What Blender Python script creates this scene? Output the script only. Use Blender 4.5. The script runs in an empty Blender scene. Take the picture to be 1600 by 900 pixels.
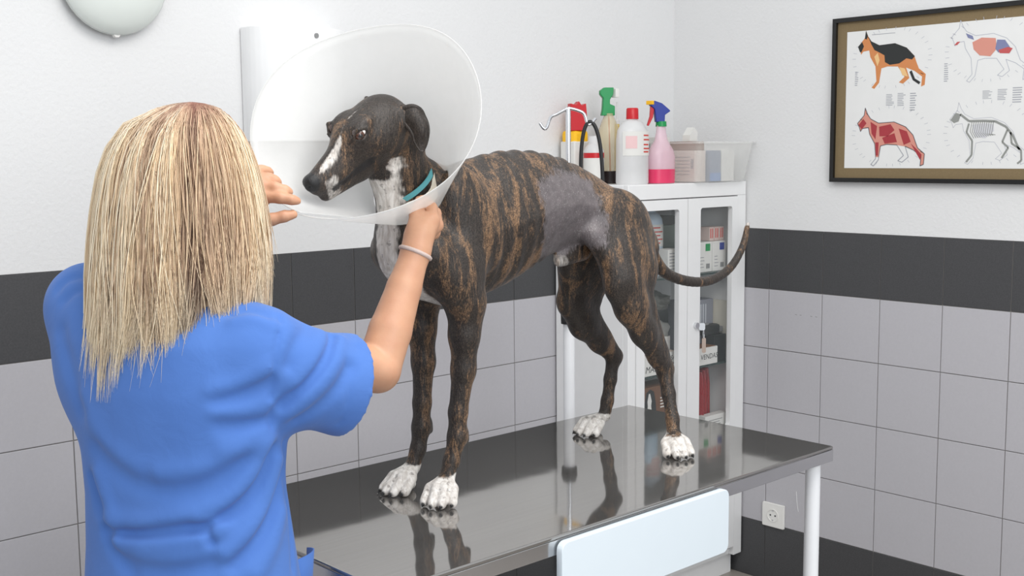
import bpy, bmesh, math, random
import numpy as np
from mathutils import Vector, Matrix, noise as mnoise
random.seed(7); np.random.seed(7)
SC = bpy.context.scene
COL = SC.collection
PI = math.pi

# ------------------------------------------------------------------ camera
CAM_F, CAM_PITCH, CAM_ROLL, CAM_YAW = 1817.9, 0.11587, -0.00939, 0.74706
CAM_POS = Vector((-3.2329, -2.6463, 1.4582))
_fw = Vector((math.sin(CAM_YAW)*math.cos(CAM_PITCH), math.cos(CAM_YAW)*math.cos(CAM_PITCH), -math.sin(CAM_PITCH)))
_r0 = Vector((math.cos(CAM_YAW), -math.sin(CAM_YAW), 0)); _u0 = _r0.cross(_fw)
_rt = _r0*math.cos(CAM_ROLL) + _u0*math.sin(CAM_ROLL)
_up = -_r0*math.sin(CAM_ROLL) + _u0*math.cos(CAM_ROLL)
cam = bpy.data.cameras.new('camera'); camo = bpy.data.objects.new('camera', cam); COL.objects.link(camo)
cam.sensor_width = 36; cam.lens = 36*CAM_F/1600; cam.clip_start = .05
M = Matrix((( _rt.x, _up.x, -_fw.x, CAM_POS.x), (_rt.y, _up.y, -_fw.y, CAM_POS.y), (_rt.z, _up.z, -_fw.z, CAM_POS.z), (0,0,0,1)))
camo.matrix_world = M
SC.camera = camo
cam.dof.use_dof = False

# ------------------------------------------------------------------ light
W = bpy.data.worlds.new('world'); SC.world = W; W.use_nodes = True
W.node_tree.nodes['Background'].inputs[0].default_value = (.93, .965, 1, 1)
W.node_tree.nodes['Background'].inputs[1].default_value = .92
def area(name, loc, target, sx, sy, power, col=(1,1,1)):
    L = bpy.data.lights.new(name, 'AREA'); L.shape = 'RECTANGLE'; L.size = sx; L.size_y = sy; L.energy = power; L.color = col
    o = bpy.data.objects.new(name, L); COL.objects.link(o); o.location = loc
    o.rotation_euler = (Vector(target)-Vector(loc)).to_track_quat('-Z', 'Y').to_euler()
    return o
area('ceiling_lamp', (-1.9, -1.9, 2.75), (-1.7, -1.5, 0), 1.6, 1.2, 36, (1, .975, .94))
area('window_light', (-2.5, -4.1, 2.1), (-2.0, -.8, 1.1), 1.8, 1.6, 42, (.94, .97, 1))
SC.view_settings.view_transform = 'Standard'; SC.view_settings.look = 'None'
SC.view_settings.gamma = 1; SC.view_settings.use_curve_mapping = False
SC.view_settings.exposure = 0.0

# ------------------------------------------------------------------ helpers
def tag(o, label=None, cat=None, group=None, kind=None):
    if label: o['label'] = label
    if cat: o['category'] = cat
    if group: o['group'] = group
    if kind: o['kind'] = kind
    return o
def thing(name, loc, label=None, cat=None, group=None, kind=None):
    o = bpy.data.objects.new(name, None); COL.objects.link(o); o.location = loc; o.empty_display_size = .05
    return tag(o, label, cat, group, kind)
def wloc(o):
    v = Vector((0,0,0))
    while o is not None: v += o.location; o = o.parent
    return v
def add(name, me, parent=None, base=None):
    """link a mesh whose coordinates are world coordinates"""
    o = bpy.data.objects.new(name, me); COL.objects.link(o)
    off = Vector((0,0,0))
    if parent is not None: o.parent = parent; off = wloc(parent)
    if base is not None: o.location = Vector(base)-off; off = Vector(base)
    if off.length > 0: me.transform(Matrix.Translation(-off))
    return o
def finish(name, bm, mat, parent=None, base=None, smooth=False, angle=None):
    me = bpy.data.meshes.new(name); bm.normal_update(); bm.to_mesh(me); bm.free()
    if mat is not None: me.materials.append(mat)
    if smooth:
        me.polygons.foreach_set('use_smooth', [True]*len(me.polygons))
        if angle is not None: me.set_sharp_from_angle(angle=math.radians(angle))
    return add(name, me, parent, base)
def box(name, lo, hi, mat, parent=None, base=None, bev=0.0, seg=2, rot=None):
    bm = bmesh.new(); bmesh.ops.create_cube(bm, size=1)
    lo = Vector(lo); hi = Vector(hi); c = (lo+hi)/2; s = hi-lo
    for v in bm.verts: v.co = Vector((v.co.x*s.x, v.co.y*s.y, v.co.z*s.z))
    if bev > 0: bmesh.ops.bevel(bm, geom=bm.edges[:], offset=bev, segments=seg, affect='EDGES', profile=.5)
    if rot is not None: bmesh.ops.rotate(bm, verts=bm.verts, matrix=rot)
    bmesh.ops.translate(bm, verts=bm.verts, vec=c)
    return finish(name, bm, mat, parent, base, smooth=bev > 0, angle=20)
def lathe(name, prof, c, mat, parent=None, base=None, n=28, sx=1, sy=1, angle=40, rotz=0, wob=None):
    """prof: (radius, z) from bottom up, around the vertical axis through c"""
    bm = bmesh.new(); rings = []
    for r, z in prof:
        if r <= 1e-6: rings.append([bm.verts.new((c[0], c[1], c[2]+z))])
        else:
            ring = []
            for i in range(n):
                a = 2*PI*i/n
                x, y = r*sx*math.cos(a), r*sy*math.sin(a)
                ring.append(bm.verts.new((c[0]+x*math.cos(rotz)-y*math.sin(rotz), c[1]+x*math.sin(rotz)+y*math.cos(rotz), c[2]+z)))
            rings.append(ring)
    for A, B in zip(rings[:-1], rings[1:]):
        if len(A) == 1 and len(B) == 1: continue
        for i in range(n):
            j = (i+1) % n
            if len(A) == 1: bm.faces.new((A[0], B[j], B[i]))
            elif len(B) == 1: bm.faces.new((A[i], A[j], B[0]))
            else: bm.faces.new((A[i], A[j], B[j], B[i]))
    bmesh.ops.recalc_face_normals(bm, faces=bm.faces)
    return finish(name, bm, mat, parent, base, True, angle)
def catmull(pts, sub):
    P = [Vector(p) for p in pts]; P = [2*P[0]-P[1]] + P + [2*P[-1]-P[-2]]; out = []
    for i in range(1, len(P)-2):
        for k in range(sub):
            t = k/sub
            out.append(.5*((2*P[i]) + (P[i+1]-P[i-1])*t + (2*P[i-1]-5*P[i]+4*P[i+1]-P[i+2])*t*t + (3*P[i]-P[i-1]-3*P[i+1]+P[i+2])*t**3))
    out.append(P[-2]); return out
def tube_bm(bm, pts, rad, n=10, cap=True):
    pts = [Vector(p) for p in pts]
    rad = rad if hasattr(rad, '__len__') else [rad]*len(pts)
    T = [(pts[min(i+1, len(pts)-1)]-pts[max(i-1, 0)]).normalized() for i in range(len(pts))]
    nrm = T[0].orthogonal().normalized(); rings = []
    for i, p in enumerate(pts):
        nrm = (nrm - T[i]*nrm.dot(T[i])).normalized(); b = T[i].cross(nrm)
        rings.append([bm.verts.new(p + (nrm*math.cos(2*PI*k/n) + b*math.sin(2*PI*k/n))*rad[i]) for k in range(n)])
    for A, B in zip(rings[:-1], rings[1:]):
        for k in range(n): bm.faces.new((A[k], A[(k+1) % n], B[(k+1) % n], B[k]))
    if cap: bm.faces.new(rings[0][::-1]); bm.faces.new(rings[-1])
def tube(name, pts, rad, mat, parent=None, base=None, n=10, sub=0):
    bm = bmesh.new()
    if sub:
        if hasattr(rad, '__len__'):
            rr = catmull([(r, 0, 0) for r in rad], sub); rad = [v.x for v in rr]
        pts = catmull(pts, sub)
    tube_bm(bm, pts, rad, n)
    return finish(name, bm, mat, parent, base, True, 50)
def rrect(w, h, r, n=5):
    out = []
    for cx, cy, a0 in ((w/2-r, h/2-r, 0), (-w/2+r, h/2-r, PI/2), (-w/2+r, -h/2+r, PI), (w/2-r, -h/2+r, 1.5*PI)):
        for i in range(n+1):
            a = a0+PI/2*i/n; out.append((cx+r*math.cos(a), cy+r*math.sin(a)))
    return out
def prism(name, outline, origin, ux, uy, depth, mat, parent=None, base=None, bev=0):
    """2D outline in plane (ux, uy) at origin, extruded by depth along ux x uy"""
    bm = bmesh.new(); ux = Vector(ux); uy = Vector(uy); o = Vector(origin); nz = ux.cross(uy)
    vs = [bm.verts.new(o+ux*a+uy*b) for a, b in outline]
    f = bm.faces.new(vs)
    if depth:
        r = bmesh.ops.extrude_face_region(bm, geom=[f])
        bmesh.ops.translate(bm, verts=[v for v in r['geom'] if isinstance(v, bmesh.types.BMVert)], vec=nz*depth)
    bmesh.ops.recalc_face_normals(bm, faces=bm.faces)
    if bev: bmesh.ops.bevel(bm, geom=bm.edges[:], offset=bev, segments=2, affect='EDGES', profile=.5)
    bmesh.ops.triangulate(bm, faces=[f for f in bm.faces if len(f.verts) > 4])
    return finish(name, bm, mat, parent, base, bev > 0, 20)
def frame_ring(name, outer, inner, origin, ux, uy, depth, mat, parent=None, base=None):
    """ring between two outlines of equal vertex count, extruded"""
    bm = bmesh.new(); ux = Vector(ux); uy = Vector(uy); o = Vector(origin); nz = ux.cross(uy); n = len(outer)
    L = [[bm.verts.new(o+ux*a+uy*b+nz*d) for a, b in ol] for d in (0, depth) for ol in (outer, inner)]
    for i in range(n):
        j = (i+1) % n
        bm.faces.new((L[0][i], L[0][j], L[1][j], L[1][i])); bm.faces.new((L[2][i], L[3][i], L[3][j], L[2][j]))
        bm.faces.new((L[0][i], L[2][i], L[2][j], L[0][j])); bm.faces.new((L[1][i], L[1][j], L[3][j], L[3][i]))
    bmesh.ops.recalc_face_normals(bm, faces=bm.faces)
    return finish(name, bm, mat, parent, base)
_font = {}
def text(name, s, size, origin, ux, uy, mat, parent=None, shear=0):
    cu = bpy.data.curves.new(name, 'FONT'); cu.body = s; cu.size = size; cu.extrude = 0; cu.shear = shear; cu.resolution_u = 3
    t = bpy.data.objects.new('t', cu); COL.objects.link(t); bpy.context.view_layer.update()
    me = bpy.data.meshes.new_from_object(t); bpy.data.objects.remove(t); bpy.data.curves.remove(cu)
    me.name = name; ux = Vector(ux); uy = Vector(uy); nz = ux.cross(uy)
    for v in me.vertices: v.co = Vector(origin)+ux*v.co.x+uy*v.co.y
    me.materials.clear(); me.materials.append(mat)
    return add(name, me, parent)

# ------------------------------------------------------------------ materials
MATS = {}
def mat(name, col, rough=.5, metal=0, noise_amt=0, noise_scale=20, bump=0, bump_scale=200, spec=.5, alpha=1, trans=0, ior=1.45, coat=0, emit=0):
    if name in MATS: return MATS[name]
    m = bpy.data.materials.new(name); m.use_nodes = True; nt = m.node_tree; b = nt.nodes['Principled BSDF']
    b.inputs['Base Color'].default_value = (*col, 1); b.inputs['Roughness'].default_value = rough; b.inputs['Metallic'].default_value = metal
    b.inputs['Specular IOR Level'].default_value = spec; b.inputs['Alpha'].default_value = alpha
    b.inputs['Transmission Weight'].default_value = trans; b.inputs['IOR'].default_value = ior; b.inputs['Coat Weight'].default_value = coat
    tc = nt.nodes.new('ShaderNodeTexCoord')
    n = nt.nodes.new('ShaderNodeTexNoise'); n.inputs['Scale'].default_value = noise_scale; n.inputs['Detail'].default_value = 4
    nt.links.new(tc.outputs['Object'], n.inputs['Vector'])
    mx = nt.nodes.new('ShaderNodeMix'); mx.data_type = 'RGBA'
    k = noise_amt if noise_amt else .03
    mx.inputs['A'].default_value = (*[max(0, c*(1-k)) for c in col], 1); mx.inputs['B'].default_value = (*[min(1, c*(1+k)) for c in col], 1)
    nt.links.new(n.outputs['Fac'], mx.inputs['Factor']); nt.links.new(mx.outputs['Result'], b.inputs['Base Color'])
    if bump:
        n2 = nt.nodes.new('ShaderNodeTexNoise'); n2.inputs['Scale'].default_value = bump_scale; n2.inputs['Detail'].default_value = 3
        nt.links.new(tc.outputs['Object'], n2.inputs['Vector'])
        bp = nt.nodes.new('ShaderNodeBump'); bp.inputs['Strength'].default_value = bump; bp.inputs['Distance'].default_value = .002
        nt.links.new(n2.outputs['Fac'], bp.inputs['Height']); nt.links.new(bp.outputs['Normal'], b.inputs['Normal'])
    MATS[name] = m; return m
def srgb(r, g, b):
    f = lambda c: (c/255/12.92) if c/255 <= .04045 else ((c/255+.055)/1.055)**2.4
    return (f(r), f(g), f(b))

m_plaster = mat('plaster_white', (.71, .71, .71), .85, noise_amt=.02, noise_scale=3, bump=.55, bump_scale=95)
m_grout = mat('grout', (.23, .22, .21), .9)
m_tile_l = mat('tile_light', (.465, .455, .48), .38, noise_amt=.05, noise_scale=160, bump=.05, bump_scale=300)
m_tile_d = mat('tile_dark', (.060, .060, .063), .42, noise_amt=.3, noise_scale=260, bump=.05, bump_scale=300)
m_floor = mat('floor_tile', (.32, .29, .26), .4, noise_amt=.1, noise_scale=30)
m_white = mat('white_lacquer', (.80, .80, .80), .35)
m_whitep = mat('white_plastic', (.78, .77, .74), .4)
m_board = mat('white_board', (.70, .77, .82), .3, noise_amt=.01)
m_leg = mat('white_tube_paint', (.82, .83, .85), .35)
m_chrome = mat('chrome', (.72, .73, .75), .12, 1)
m_black = mat('black_frame', (.008, .008, .008), .25)
m_mount = mat('brown_mount', (.20, .145, .075), .8, noise_amt=.15, noise_scale=300)
m_paper = mat('paper', (.72, .72, .71), .6)

# brushed steel
def steel():
    m = bpy.data.materials.new('brushed_steel'); m.use_nodes = True; nt = m.node_tree; b = nt.nodes['Principled BSDF']
    b.inputs['Metallic'].default_value = .84
    tc = nt.nodes.new('ShaderNodeTexCoord'); mp = nt.nodes.new('ShaderNodeMapping'); mp.inputs['Scale'].default_value = (3, 260, 3)
    n = nt.nodes.new('ShaderNodeTexNoise'); n.inputs['Scale'].default_value = 1.0; n.inputs['Detail'].default_value = 5
    nt.links.new(tc.outputs['Object'], mp.inputs['Vector']); nt.links.new(mp.outputs['Vector'], n.inputs['Vector'])
    cr = nt.nodes.new('ShaderNodeMix'); cr.data_type = 'RGBA'; cr.inputs['A'].default_value = (.30, .29, .28, 1); cr.inputs['B'].default_value = (.40, .385, .37, 1)
    nt.links.new(n.outputs['Fac'], cr.inputs['Factor']); nt.links.new(cr.outputs['Result'], b.inputs['Base Color'])
    n3 = nt.nodes.new('ShaderNodeTexNoise'); n3.inputs['Scale'].default_value = 6; n3.inputs['Detail'].default_value = 3
    nt.links.new(tc.outputs['Object'], n3.inputs['Vector'])
    mr = nt.nodes.new('ShaderNodeMapRange'); mr.inputs['To Min'].default_value = .035; mr.inputs['To Max'].default_value = .07
    nt.links.new(n3.outputs['Fac'], mr.inputs['Value']); nt.links.new(mr.outputs['Result'], b.inputs['Roughness'])
    n2 = nt.nodes.new('ShaderNodeTexNoise'); n2.inputs['Scale'].default_value = 5; n2.inputs['Detail'].default_value = 2
    nt.links.new(tc.outputs['Object'], n2.inputs['Vector'])
    bp = nt.nodes.new('ShaderNodeBump'); bp.inputs['Strength'].default_value = .10; bp.inputs['Distance'].default_value = .004
    nt.links.new(n2.outputs['Fac'], bp.inputs['Height']); nt.links.new(bp.outputs['Normal'], b.inputs['Normal'])
    return m
m_steel = steel()
def glassy(name, col, alpha, rough=.1, spec=.5):
    """thin clear sheet: part transparent, part glossy/diffuse surface"""
    m = bpy.data.materials.new(name); m.use_nodes = True; nt = m.node_tree; b = nt.nodes['Principled BSDF']
    b.inputs['Base Color'].default_value = (*col, 1); b.inputs['Roughness'].default_value = rough; b.inputs['Specular IOR Level'].default_value = spec
    tc = nt.nodes.new('ShaderNodeTexCoord'); n = nt.nodes.new('ShaderNodeTexNoise'); n.inputs['Scale'].default_value = 14; n.inputs['Detail'].default_value = 6
    nt.links.new(tc.outputs['Object'], n.inputs['Vector'])
    mr = nt.nodes.new('ShaderNodeMapRange'); mr.inputs['To Min'].default_value = alpha*.85; mr.inputs['To Max'].default_value = alpha*1.15
    nt.links.new(n.outputs['Fac'], mr.inputs['Value']); nt.links.new(mr.outputs['Result'], b.inputs['Alpha'])
    MATS[name] = m; return m
m_pane = glassy('window_glass', (.55, .6, .6), .05, .03)
m_clear = glassy('clear_plastic', (.82, .82, .80), .45, .2)
m_clear2 = glassy('milky_plastic', (.80, .80, .80), .62, .3)

# ------------------------------------------------------------------ setting
XA0, YB0, HC = -4.6, -4.2, 2.8
fl = box('floor', (XA0, YB0, -.05), (.1, .1, 0), m_floor); tag(fl, 'brown tiled floor of the treatment room', kind='structure')
def tiled_wall(name, label, axis):
    w = thing(name, (0, 0, 0), label, None, kind='structure')
    t = .006   # tile thickness standing proud of the grout bed
    if axis == 'A':
        box('plaster', (XA0, .0005, 1.2), (.1, .1, HC), m_plaster, w)
        box('grout_bed', (XA0, .0025, 0), (.1, .1, 1.2), m_grout, w)
        edges = [-1.377+.201*k for k in range(-16, 7)] + [0.0]
    else:
        box('plaster', (.0005, YB0, 1.2), (.1, .0005, HC), m_plaster, w)
        box('grout_bed', (.0025, YB0, 0), (.1, .0025, 1.2), m_grout, w)
        edges = [-.411-.2022*k for k in range(18, -3, -1)] + [0.0]
    g = .0012
    cache = {}
    for r in range(6):
        z0, z1 = .2*r+g, .2*r+.2-g
        m = m_tile_d if r in (0, 5) else m_tile_l
        for a, b in zip(edges[:-1], edges[1:]):
            if b-a < .012: continue
            key = (round(b-a, 4), r in (0, 5))
            if key not in cache:
                bm = bmesh.new(); bmesh.ops.create_cube(bm, size=1)
                L = b-a-2*g
                for v in bm.verts:
                    if axis == 'A': v.co = Vector((v.co.x*L, v.co.y*t, v.co.z*(z1-z0)))
                    else: v.co = Vector((v.co.x*t, v.co.y*L, v.co.z*(z1-z0)))
                bmesh.ops.bevel(bm, geom=bm.edges[:], offset=.0009, segments=1, affect='EDGES')
                me = bpy.data.meshes.new('tile'); bm.to_mesh(me); bm.free(); me.materials.append(m); cache[key] = me
            o = bpy.data.objects.new('tile', cache[key]); COL.objects.link(o); o.parent = w
            c = (a+b)/2; jit = random.uniform(-.0003, .0003)
            o.location = (c, t/2-.0005+jit, (z0+z1)/2) if axis == 'A' else (t/2-.0005+jit, c, (z0+z1)/2)
    return w
tiled_wall('wall_back', 'white plaster wall over grey and charcoal tiles behind the dog', 'A')
wr_ = tiled_wall('wall_right', 'white plaster wall with framed poster over grey tiles', 'B')
tube('scratch', [(-.0006, -.532, .335), (-.0006, -.535, .30), (-.0006, -.541, .268)], .0011, m_plaster, wr_, n=5)
for y_ in (-.515, -.532, -.572, -.590): tube('scuff', [(-.0004, y_, .925), (-.0004, y_-.007, .924)], .0009, m_grout, wr_, n=5)

# ------------------------------------------------------------------ examination table
TH = .81; TX0, TX1, TY0, TY1 = -2.236, -1.015, -1.288, -.69
tb = thing('examination_table', ((TX0+TX1)/2, (TY0+TY1)/2, 0), 'stainless steel examination table with white tube legs under the dog', 'table')
box('table_top', (TX0, TY0, TH-.008), (TX1, TY1, TH), m_steel, tb, bev=.0026, seg=2)
m_apron = mat('polished_steel', (.62, .62, .63), .16, 1, noise_amt=.12, noise_scale=7, bump=.12, bump_scale=9)
for nm, lo, hi in (('apron', (TX0, TY0, TH-.034), (TX1, TY0+.002, TH-.008)), ('apron', (TX0, TY1-.002, TH-.034), (TX1, TY1, TH-.008)),
                   ('apron', (TX0, TY0+.002, TH-.034), (TX0+.002, TY1-.002, TH-.008)), ('apron', (TX1-.002, TY0+.002, TH-.034), (TX1, TY1-.002, TH-.008))):
    box(nm, lo, hi, m_apron, tb, bev=.0006)
box('apron_lip', (TX0+.003, TY0+.003, TH-.034), (TX1-.003, TY0+.016, TH-.032), m_steel, tb)
for x in (TX0+.035, TX1-.032):
    for y in (TY0+.03, TY1-.03):
        lg = lathe('leg', [(0, .012), (.0165, .012), (.0165, TH-.02), (0, TH-.02)], (x, y, 0), m_leg, tb)
        lathe('foot', [(0, 0), (.019, 0), (.020, .006), (.0185, .02), (0, .02)], (x, y, 0), m_black, lg)
for y in (TY0+.03, TY1-.03):
    tube('rail', [(TX0+.035, y, .16), (TX1-.032, y, .16)], .011, m_leg, tb)
for x in (TX0+.035, TX1-.032): tube('rail', [(x, TY0+.03, .16), (x, TY1-.03, .16)], .011, m_leg, tb)
bd = prism('drawer_front', rrect(.466, .128, .016), (-1.648, TY0-.003, .737), (1, 0, 0), (0, 0, 1), .014, m_board, tb, bev=.0015)
for x in (-1.80, -1.50): box('bracket', (x-.012, TY0+.004, TH-.10), (x+.012, TY0+.012, TH-.03), m_chrome, tb)

# ------------------------------------------------------------------ cabinet
CX0, CX1, CY, CT, CB = -.597, -.006, -.318, 1.357, .075
cb = thing('glass_cabinet', ((CX0+CX1)/2, CY/2, 0), 'white metal medicine cabinet with two glass doors in the corner', 'cabinet')
t = .018
box('side_panel', (CX0, CY+.02, CB), (CX0+t, -.008, CT), m_white, cb, bev=.002)
box('side_panel', (CX1-t, CY+.02, CB), (CX1, -.008, CT), m_white, cb, bev=.002)
box('top_panel', (CX0+t, CY+.02, CT-t), (CX1-t, -.008, CT), m_white, cb)
box('bottom_panel', (CX0+t, CY+.02, CB), (CX1-t, -.008, CB+t), m_white, cb)
box('back_panel', (CX0+t, -.014, CB+t), (CX1-t, -.008, CT-t), m_white, cb)
box('plinth', (CX0+.012, CY+.035, 0), (CX1-.012, -.01, CB), m_white, cb)
# face frame
FZ1 = 1.311; DZ0 = .47
box('face_frame', (CX0, CY, FZ1), (CX1, CY+.02, CT), m_white, cb, bev=.002)
box('face_frame', (CX0, CY, CB), (CX0+.034, CY+.02, FZ1), m_white, cb, bev=.0015)
box('face_frame', (CX1-.044, CY, CB), (CX1, CY+.02, FZ1), m_white, cb, bev=.0015)
box('face_frame', (CX0+.034, CY+.004, DZ0-.03), (CX1-.044, CY+.02, DZ0), m_white, cb)
xm = -.315
for (a, b, ga, gb) in ((CX0+.036, xm-.0015, -.522, -.358), (xm+.0015, CX1-.046, -.25, -.082)):
    d = thing('door', (0, 0, 0)); d.parent = cb; d.location = Vector(((a+b)/2, CY, DZ0))-wloc(cb)
    gz0, gz1 = .535, 1.276
    cx, cz = (a+b)/2, (DZ0+.003+FZ1-.003)/2
    outer = rrect(b-a, FZ1-.006-DZ0, .003, 4); inner = [(x+(ga+gb)/2-cx, z+(gz0+gz1)/2-cz) for x, z in rrect(gb-ga, gz1-gz0, .010, 4)]
    frame_ring('door_frame', outer, inner, (cx, CY+.016, cz), (1, 0, 0), (0, 0, 1), .018, m_white, d)
    prism('pane', rrect(gb-ga+.008, gz1-gz0+.008, .01, 3), ((ga+gb)/2, CY+.014, (gz0+gz1)/2), (1, 0, 0), (0, 0, 1), .003, m_pane, d)
    # lower solid door panel
    prism('lower_door', rrect(b-a, DZ0-.036-CB-.03, .003, 3), (cx, CY+.016, (DZ0-.033+CB+.03)/2), (1, 0, 0), (0, 0, 1), .018, m_white, cb, bev=.001)
    prism('lower_inset', rrect(b-a-.07, DZ0-.036-CB-.10, .003, 3), (cx, CY-.001, (DZ0-.033+CB+.03)/2), (1, 0, 0), (0, 0, 1), .004, m_white, cb, bev=.001)
    if a > -.4:
        kx = a+.04
        lk = tube('lock', [(kx, CY-.012, .898), (kx, CY+.002, .898)], .010, m_chrome, d, n=18)
        kb = prism('key', rrect(.020, .024, .006), (kx+.022, CY-.012, .893), (.75, -.66, 0), (0, 0, 1), .002, m_chrome, d)
        tube('key_ring', [(kx+.024+.010*math.cos(q)*.3, CY-.018, .868+.014*math.sin(q)) for q in np.linspace(0, 2*PI, 14)], .0012, m_chrome, d, n=6)
        prism('key', rrect(.013, .05, .005), (kx+.026, CY-.017, .832), (.8, -.6, 0), (0, 0, 1), .002, mat('brass', (.50, .40, .34), .3, 1), d)
m_shelf = glassy('shelf_glass', (.03, .055, .052), .80, .12)
for z in (1.059, .751):
    box('shelf', (CX0+t+.002, CY+.03, z-.006), (CX1-t-.002, -.016, z), m_shelf, cb)
box('shelf', (CX0+t+.002, CY+.022, .515), (CX1-t-.002, -.016, .53), m_white, cb)

# ------------------------------------------------------------------ cabinet contents
m_red = mat('red_plastic', srgb(190, 25, 35), .35); m_green = mat('green_plastic', srgb(15, 140, 75), .35); m_blue = mat('blue_plastic', srgb(30, 50, 140), .35)
m_yel = mat('yellow_plastic', srgb(240, 185, 30), .4); m_ink = mat('ink_dark', (.03, .03, .035), .7); m_redink = mat('ink_red', srgb(200, 70, 60), .7)
m_card = mat('white_card', (.70, .69, .66), .7); m_beige = mat('beige_card', srgb(205, 190, 180), .7); m_grey = mat('grey_plastic', (.24, .24, .24), .5)
m_pinkliq = mat('pink_liquid', srgb(215, 60, 100), .2); m_pinkpl = glassy('pink_clear_plastic', srgb(238, 205, 218), .50, .25)
m_dkbrown = mat('dark_brown_liquid', srgb(35, 25, 25), .2); m_yclear = glassy('amber_clear_plastic', srgb(225, 212, 170), .42, .2)
m_bluegrey = mat('blue_grey_plastic', srgb(160, 180, 200), .45); m_tan = mat('kraft_card', srgb(120, 80, 50), .7)
m_black2 = mat('black_rubber', (.012, .012, .013), .45)
def lines(o, x0, x1, z0, z1, y, n, m, parent, h=.0025, name='print_line'):
    """printed text lines on a face looking to -Y, as one print"""
    bm = bmesh.new()
    for i in range(n):
        z = z1-(z1-z0)*(i+.5)/n; xe = x0+(x1-x0)*random.uniform(.6, 1)
        vs = [bm.verts.new(p) for p in ((x0, y, z-h/2), (xe, y, z-h/2), (xe, y, z+h/2), (x0, y, z+h/2))]; bm.faces.new(vs)
    return finish(name, bm, m, parent)
def carton(name, x0, x1, z0, h, y, dep, m, label, cat='box', group=None, rot=0, prt=None):
    b = box(name, (x0, y, z0+.0005), (x1, y+dep, z0+h), m, base=((x0+x1)/2, y+dep/2, z0), bev=.001)
    tag(b, label, cat, group); b.rotation_euler.z = rot
    return b
def arc_patch(name, c, r, sy, a0, a1, z0, z1, m, parent, n=14):
    bm = bmesh.new(); prev = None
    for i in range(n+1):
        a = a0+(a1-a0)*i/n; x, y = c[0]+r*math.cos(a), c[1]+r*sy*math.sin(a)
        cur = (bm.verts.new((x, y, c[2]+z0)), bm.verts.new((x, y, c[2]+z1)))
        if prev: bm.faces.new((prev[0], cur[0], cur[1], prev[1]))
        prev = cur
    return finish(name, bm, m, parent, None, True)
S1, S2, S3 = 1.059, .751, .530
g = 'items on the glass shelves'
# upper shelf, left door
m_inkg = mat('ink_grey', (.25, .25, .28), .7)
j = thing('jug', (-.345, -.19, S1), 'white plastic jug with red-printed label on upper cabinet shelf', 'bottle')
lathe('body', [(0, .001), (.038, .001), (.041, .01), (.041, .16), (.038, .182), (.028, .198), (.017, .203), (.017, .212), (0, .212)], (-.345, -.19, S1), mat('jug_blue', srgb(190, 205, 218), .4), j)
lathe('label', [(.0416, .095), (.0416, .165)], (-.345, -.19, S1), m_card, j)
for k, zz in enumerate((.155, .142, .13, .118, .106)):
    arc_patch('label_print', (-.345, -.19, S1), .0420, 1, -PI*.85, -PI*(.40 if k % 2 else .5), zz-.002, zz+.002, m_redink, j)
j2 = thing('flask', (-.428, -.252, S1), 'pale blue flask in front of the jug behind left glass', 'bottle')
lathe('body', [(0, .001), (.03, .001), (.033, .006), (.033, .07), (.015, .088), (.012, .1), (0, .1)], (-.428, -.252, S1), mat('flask_blue', srgb(175, 195, 210), .35), j2)
c1 = carton('carton', -.366, -.310, S1, .088, -.282, .045, m_card, 'white carton with grey print beside the flask on upper shelf')
lines(c1, -.360, -.318, S1+.02, S1+.08, -.2828, 6, m_inkg, c1)
c = carton('carton', -.23, -.13, S1, .15, -.12, .07, mat('green_grey_card', srgb(140, 150, 140), .7), 'grey green carton at back of upper shelf')
c = carton('carton', -.235, -.125, S1+.151, .03, -.12, .07, mat('dark_card', srgb(75, 70, 66), .7), 'dark flat carton lying on the grey green carton')
# upper shelf, right door
for i, (x0, m, cname) in enumerate(((-.200, m_green, 'green'), (-.124, m_blue, 'blue'))):
    c = carton('carton', x0, x0+.073, S1, .10, -.272, .08, m_card, 'white carton with a %s square on its front, upper shelf' % cname)
    box('print_square', (x0+.038, -.2732, S1+.070), (x0+.062, -.2724, S1+.094), m, c)
    box('print_code', (x0+.042, -.2732, S1+.012), (x0+.060, -.2724, S1+.028), m_grey, c)
    lines(c, x0+.010, x0+.034, S1+.012, S1+.055, -.2727, 4, m_inkg, c, .002)
for k in range(3):
    xx = -.128+k*.027
    p = carton('ampoule_pack', xx, xx+.024, S1+.1005, .046, -.262, .05, mat('pack_pink', srgb(205, 185, 178), .6), ['pink striped ampoule pack on the cartons, nearest the door split', 'middle one of three pink striped ampoule packs', 'pink striped ampoule pack farthest right on the blue-square carton'][k], group='pink ampoule packs')
    for q in (.004, .014): box('stripe', (xx+q, -.2628, S1+.11), (xx+q+.004, -.2622, S1+.142), m_redink, p)
rl = thing('bandage_roll', (-.09, -.13, S1), 'grey bandage roll on a grey carton behind the ampoule packs', 'roll')
tube('roll', [(-.10, -.165, S1+.152), (-.10, -.115, S1+.152)], .03, m_grey, rl, n=20); tube('roll_core', [(-.10, -.167, S1+.152), (-.10, -.113, S1+.152)], .010, m_card, rl, n=14); box('carton', (-.125, -.185, S1+.001), (-.06, -.05, S1+.122), m_grey, rl)
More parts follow.
